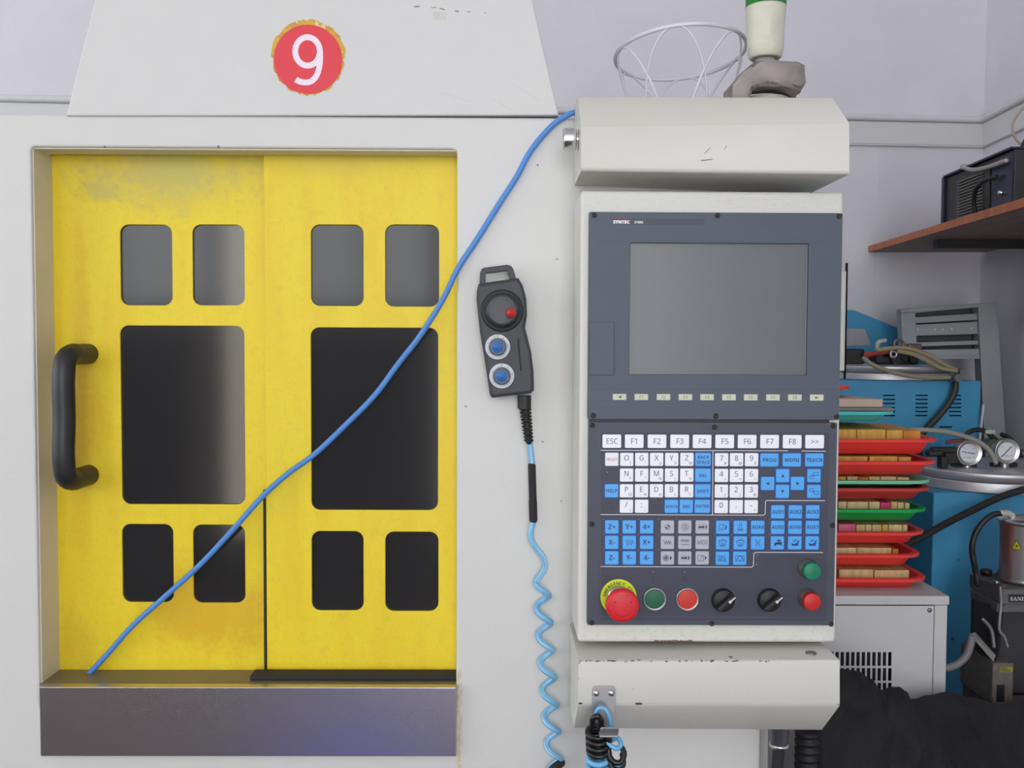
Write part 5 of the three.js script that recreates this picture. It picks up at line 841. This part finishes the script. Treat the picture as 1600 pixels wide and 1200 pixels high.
  single('cardboard_pad', 'thick beige cardboard pad on the grey board', 'cardboard', boxUV(loft([V(xl + 0.01, yg + 0.0005, zr - 0.2), V(xl + 0.01, yg + 0.0005, zr), V(xl + 0.01, yk, zr), V(xl + 0.01, yk, zr - 0.2)], [V(kx - 0.03, yg + 0.0005, zr - 0.2), V(kx, yg + 0.0005, zr), V(kx, yk, zr), V(kx - 0.035, yk, zr - 0.2)])), std({ map: mottled([196, 174, 158], 0.12, 8, 20, 171), roughness: 0.85 }), V(cx, yg, zr - 0.1));
  const zq = zr - 0.06, qx = P(1341, 611, zq).x;
  single('red_lid', 'red plastic lid lying on the beige cardboard', 'lid', boxUV(trayGeo(qx - xl - 0.03, 0.12, 0.02).translate((qx + xl) / 2, yk + 0.0006, zq - 0.06)), tones.red, V((qx + xl) / 2, yk, zq - 0.06));
}
// ------------------------------------------------------------------ bench grinder head at the right edge
{
  const z = CZ - 1.66, k = pxm(z), cast = std({ map: mottled([104, 104, 104], 0.3, 9, 9, 181), roughness: 0.5, metalness: 0.3 }), w = (x, y, zz = z) => P(x, y, zz);
  const c = w(1607, 860, z - 0.06), base = V(c.x, 0, z - 0.08);
  const t = thing('press_unit', 'dark cast bench press with a bright motor cylinder and warning triangle', 'bench machine', base);
  const y = (py) => P(1607, py, z - 0.06).y, R = 44 * pxm(z - 0.06);
  add(t, 'motor_cylinder', lathe([[0.0001, y(908)], [R + 0.003, y(908)], [R + 0.003, y(902)], [R, y(898)], [R, y(818)], [R - 0.001, y(816)], [R + 0.003, y(815)], [R + 0.003, y(811)], [R * 0.8, y(809)], [0.0001, y(808)]], 48).translate(c.x, 0, z - 0.06), std({ color: lin(0.6, 0.59, 0.6), metalness: 0.95, roughness: 0.28 }), 'bright steel motor cylinder');
  const tri = canvasTex(128, 128, (g) => { g.fillStyle = css(206, 196, 40); g.fillRect(0, 0, 128, 128); g.fillStyle = css(50, 52, 30); g.beginPath(); for (let i = 0; i < 16; i++) { const a = i / 16 * 6.283, r = i % 2 ? 10 : 26; g.lineTo(64 + r * Math.cos(a), 82 + r * Math.sin(a)); } g.fill(); g.strokeStyle = css(60, 62, 30); g.lineWidth = 7; g.beginPath(); g.moveTo(64, 6); g.lineTo(122, 120); g.lineTo(6, 120); g.closePath(); g.stroke(); });
  { // triangle sticker wrapped on the cylinder
    const q = P(1592.5, 852, z - 0.02), a0 = Math.asin((q.x - c.x) / R), hw = 0.0085, pos = [], uv = [], nn = [], idx = [];
    const yb = P(1592, 860, z - 0.02).y, yt = P(1592, 845, z - 0.02).y;
    for (let j = 0; j <= 6; j++) for (let i = 0; i <= 8; i++) { const v = j / 6, half = hw / R * (1 - v * 0.98), a = a0 + (i / 4 - 1) * half; pos.push(c.x + (R + 0.0004) * Math.sin(a), yb + (yt - yb) * v, z - 0.06 + (R + 0.0004) * Math.cos(a)); nn.push(Math.sin(a), 0, Math.cos(a)); uv.push(0.5 + (i / 4 - 1) * 0.5 * (1 - v), v); }
    for (let j = 0; j < 6; j++) for (let i = 0; i < 8; i++) { const a = j * 9 + i; idx.push(a, a + 1, a + 9, a + 1, a + 10, a + 9); }
    const g = new THREE.BufferGeometry(); g.setAttribute('position', new THREE.Float32BufferAttribute(pos, 3)); g.setAttribute('normal', new THREE.Float32BufferAttribute(nn, 3)); g.setAttribute('uv', new THREE.Float32BufferAttribute(uv, 2)); g.setIndex(idx);
    add(t, 'warning_sticker', g, std({ map: tri, roughness: 0.5, side: THREE.DoubleSide }), 'yellow warning triangle');
  }
  const zt = z - 0.06;
  add(t, 'air_elbow', [tube([P(1565, 801.5, zt), P(1575, 802, zt), P(1581, 805, zt), P(1582, 812, zt)], 0.0058, 24, 12)], std({ color: lin(0.55, 0.55, 0.52), metalness: 0.3, roughness: 0.4 }), 'pale elbow fitting');
  add(t, 'air_hose', tube([P(1566, 802, zt), P(1552, 804, zt), P(1538, 814, zt), P(1525, 832, zt), P(1519, 853, zt), P(1521, 875, zt), P(1526, 900, zt + 0.02), P(1527, 912, zt + 0.02)], 0.0052, 60, 10), M.black, 'black air hose');
  // cast head: front face with the name plate, wing running back to the left
  const x1 = w(1660, 900).x;
  const head = add(t, 'cast_head', merge([box(w(1566, 930).x, w(1566, 945).y, z - 0.12, x1, y(907.5), z, 0.003), loft([w(1523, 905, z - 0.1), w(1566, 914, z), w(1566, 947, z), w(1523, 934, z - 0.1)], [w(1549, 897, z - 0.12), w(1600, 910, z - 0.11), w(1600, 945, z - 0.11), w(1549, 930, z - 0.12)])]), cast, 'grey cast head');
  const np = canvasTex(256, 96, (g) => { g.fillStyle = css(22, 22, 24); g.fillRect(0, 0, 256, 96); g.fillStyle = css(214, 214, 214); g.font = 'bold 66px serif'; g.textBaseline = 'middle'; g.fillText('SANE', 14, 52); });
  const pr = rectAt(1576, 929, 1608, 941, z); add(head, 'name_plate', planarUV(box(pr.x0, pr.y0, z + 0.0002, pr.x1, pr.y1, z + 0.0012), pr), std({ map: np, roughness: 0.4 }), 'black plate with white letters');
  const kq = P(1541, 893, z - 0.1); add(head, 'knob', lathe([[0.0001, -0.007], [0.0095, -0.006], [0.0105, 0], [0.0095, 0.004], [0.0001, 0.005]], 24).translate(kq.x, kq.y, z - 0.1), M.black, 'black knob');
  for (const [x, yy, zz] of [[1529, 911, z - 0.085], [1557, 911, z - 0.04]]) { const q = P(x, yy, zz); add(head, 'bolt', new THREE.SphereGeometry(0.0042, 12, 8).translate(q.x, q.y + 0.001, zz), M.steel); }
  add(t, 'shadow_plate', box(w(1563, 955).x, w(1563, 960).y, z - 0.11, x1, w(1566, 945.5).y, z - 0.012, 0.002), cast);
  add(t, 'column', box(w(1572, 990).x, w(1566, 1101).y, z - 0.13, x1, w(1566, 960).y, z - 0.05, 0.004), std({ color: lin(0.045, 0.045, 0.047), roughness: 0.6, metalness: 0.3 }), 'dark column');
  const rod = std({ color: lin(0.32, 0.32, 0.31), metalness: 0.7, roughness: 0.4 });
  add(t, 'lever', tube([w(1563, 918, z + 0.008), w(1564, 945, z + 0.008), w(1562, 965, z + 0.008), w(1562, 986, z + 0.008), w(1569, 995, z + 0.008), w(1574, 1010, z + 0.008)], 0.0028, 40, 8), rod, 'thin steel lever');
  add(t, 'lever', tube([w(1536, 968, z - 0.01), w(1543, 975, z - 0.01), w(1549, 985, z - 0.01), w(1553, 1010, z - 0.01)], 0.0034, 40, 8), rod, 'thin steel lever');
  add(t, 'brace', loft([w(1514, 990, z - 0.03), w(1524, 988, z - 0.03), w(1556, 1024, z - 0.01), w(1552, 1034, z - 0.01)], [w(1514, 990, z - 0.055), w(1524, 988, z - 0.055), w(1556, 1024, z - 0.035), w(1552, 1034, z - 0.035)]), cast, 'slanting brace');
  add(t, 'side_plate', loft([w(1522, 938, z - 0.07), w(1566, 950, z - 0.01), w(1556, 1040, z - 0.01), w(1518, 1000, z - 0.07)], [w(1526, 938, z - 0.1), w(1570, 950, z - 0.06), w(1560, 1040, z - 0.06), w(1522, 1000, z - 0.1)]), std({ color: lin(0.035, 0.037, 0.037), roughness: 0.6, metalness: 0.3 }));
  const bt = add(t, 'base_block', merge([box(w(1551, 1060).x, w(1551, 1104).y, z - 0.12, w(1584, 1060).x, w(1551, 1036).y, z, 0.003), box(w(1551, 1060).x + 0.005, 0.001, z - 0.12, x1, w(1551, 1104.5).y, z - 0.02, 0.003)]), std({ map: mottled([104, 98, 92], 0.25, 9, 9, 191), roughness: 0.6 }), 'grey-brown base');
  const lb = rectAt(1563, 1042, 1583, 1050, z); add(bt, 'label', box(lb.x0, lb.y0, z + 0.0002, lb.x1 - 0.001, lb.y1, z + 0.0008), std({ map: canvasTex(128, 48, (g) => { g.fillStyle = css(150, 146, 30); g.fillRect(0, 0, 128, 48); g.fillStyle = css(70, 66, 20); for (let i = 0; i < 3; i++) g.fillRect(10, 8 + i * 13, 60 + i * 18, 6); }), roughness: 0.6 }), 'worn yellow label');
  const sl = rectAt(1557, 1070, 1569, 1096, z); add(bt, 'slot', box(sl.x0, sl.y0, z + 0.0002, sl.x1, sl.y1, z + 0.001), M.black);
  single('flexible_conduit', 'grey flexible conduit bending up beside the white cabinet', 'conduit', tube([P(1460, 1044, z - 0.02), P(1486, 1042, z - 0.02), P(1502, 1033, z - 0.02), P(1511, 1022, z - 0.02), P(1516, 1008, z - 0.02), P(1518, 998, z - 0.02)], 0.0068, 60, 12), std({ color: lin(0.2, 0.19, 0.19), roughness: 0.5 }), P(1500, 1035, z - 0.02));
}
// ------------------------------------------------------------------ black garments and the corrugated conduit
const cloth = std({ map: dataTex(256, 256, (u, v) => { const n = fbm(u * 60, v * 60, 201), m = fbm(u * 6, v * 6, 203), k = 0.7 + 0.6 * n * (0.7 + 0.6 * m); return [19 * k, 19 * k, 22 * k]; }), roughness: 0.8, bumpMap: bumpTex, bumpScale: 0.0003 });
function garment(name, label, top, xL, xR, yBot, zM, thick, s, folds) {
  const NU = 110, NV = 90, pos = [], idx = [];
  const topY = (x) => { for (let i = 0; i < top.length - 1; i++) if (x <= top[i + 1][0] || i === top.length - 2) { const f = Math.min(1, Math.max(0, (x - top[i][0]) / (top[i + 1][0] - top[i][0]))), u = f * f * (3 - 2 * f); return top[i][1] + (top[i + 1][1] - top[i][1]) * u; } };
  for (let side = 0; side < 2; side++) for (let j = 0; j <= NV; j++) for (let i = 0; i <= NU; i++) {
    const u = i / NU, v = j / NV, x = xL + (xR - xL) * u, ty = topY(x), q = P(x, ty + (yBot - ty) * v, zM);
    const edge = Math.sqrt(Math.max(0, 1 - (2 * u - 1) ** 8)) * Math.sqrt(Math.min(1, 1 - (1 - Math.min(1, v / 0.3)) ** 2 + 1e-9));
    let f = 0; for (const [ax, ay, k, amp] of folds) { const d = (q.x * ax + q.y * ay) * k + 1.6 * fbm(q.x * 7, q.y * 7, s); f += amp * (1 - Math.abs(Math.sin(d)) ** 0.7); }
    f += 0.02 * (fbm(q.x * 14, q.y * 14, s + 3) - 0.5) + 0.008 * (fbm(q.x * 45, q.y * 45, s + 4) - 0.5);
    pos.push(q.x, q.y, side ? zM - thick * edge * 0.5 : zM + edge * (thick * 0.5 + f));
  }
  const S = (NU + 1) * (NV + 1);
  for (let side = 0; side < 2; side++) for (let j = 0; j < NV; j++) for (let i = 0; i < NU; i++) { const a = side * S + j * (NU + 1) + i, b = a + 1, c = a + NU + 1, d = c + 1; if (side) idx.push(a, b, c, b, d, c); else idx.push(a, c, b, b, c, d); }
  for (let i = 0; i < NU; i++) { const a = NV * (NU + 1) + i; idx.push(a, a + S, a + 1, a + 1, a + S, a + S + 1); idx.push(i, i + 1, i + S, i + 1, i + 1 + S, i + S); }
  for (let j = 0; j < NV; j++) for (const i of [0, NU]) { const a = j * (NU + 1) + i, b = a + NU + 1; idx.push(a, b, a + S, b, b + S, a + S); }
  const g = new THREE.BufferGeometry(); g.setAttribute('position', new THREE.Float32BufferAttribute(pos, 3)); g.setIndex(idx);
  const gg = mergeVertices(g, 1e-6); gg.computeVertexNormals();
  return single(name, label, 'jacket', boxUV(gg, 4), cloth, P((xL + xR) / 2, yBot, zM));
}
garment('black_jacket', 'black jacket heaped in front of the white cabinet vent', [[1244, 1046], [1312, 1045], [1340, 1048], [1360, 1060], [1378, 1078], [1392, 1073], [1405, 1073], [1416, 1080], [1426, 1096], [1450, 1118], [1490, 1190]], 1244, 1490, 2050, CZ - 1.47, 0.09, 301, [[1, -0.7, 42, 0.012], [0.6, 1, 25, 0.018]]);
garment('black_coat', 'black coat draped beside the jacket in front of the press', [[1400, 1100], [1426, 1092], [1450, 1086], [1480, 1081], [1520, 1090], [1560, 1100], [1600, 1092], [1680, 1080]], 1400, 1680, 2050, CZ - 1.595, 0.045, 401, [[1, 0.8, 34, 0.014], [-0.4, 1, 22, 0.016]]);
{ // corrugated black conduit rising beside the machine
  const z = CZ - 1.42, c = P(1262, 1150, z), g = [], r = 16 * pxm(z), pts = [];
  for (let i = 0; i < 70; i++) { const y0 = P(1262, 1140 + i * 12.5, z).y; if (y0 < 0.01) break; pts.push([r, y0], [r + 0.004, y0 - 0.0035], [r + 0.004, y0 - 0.006], [r, y0 - 0.0095]); }
  pts.push([0.0001, pts[pts.length - 1][1]]); pts.unshift([0.0001, pts[0][1]]);
  single('corrugated_conduit', 'black corrugated conduit standing between the console and the white cabinet', 'conduit', lathe(pts.reverse(), 28).translate(c.x, 0, z), M.black, V(c.x, 0, z));
}
renderer.render(scene, camera);
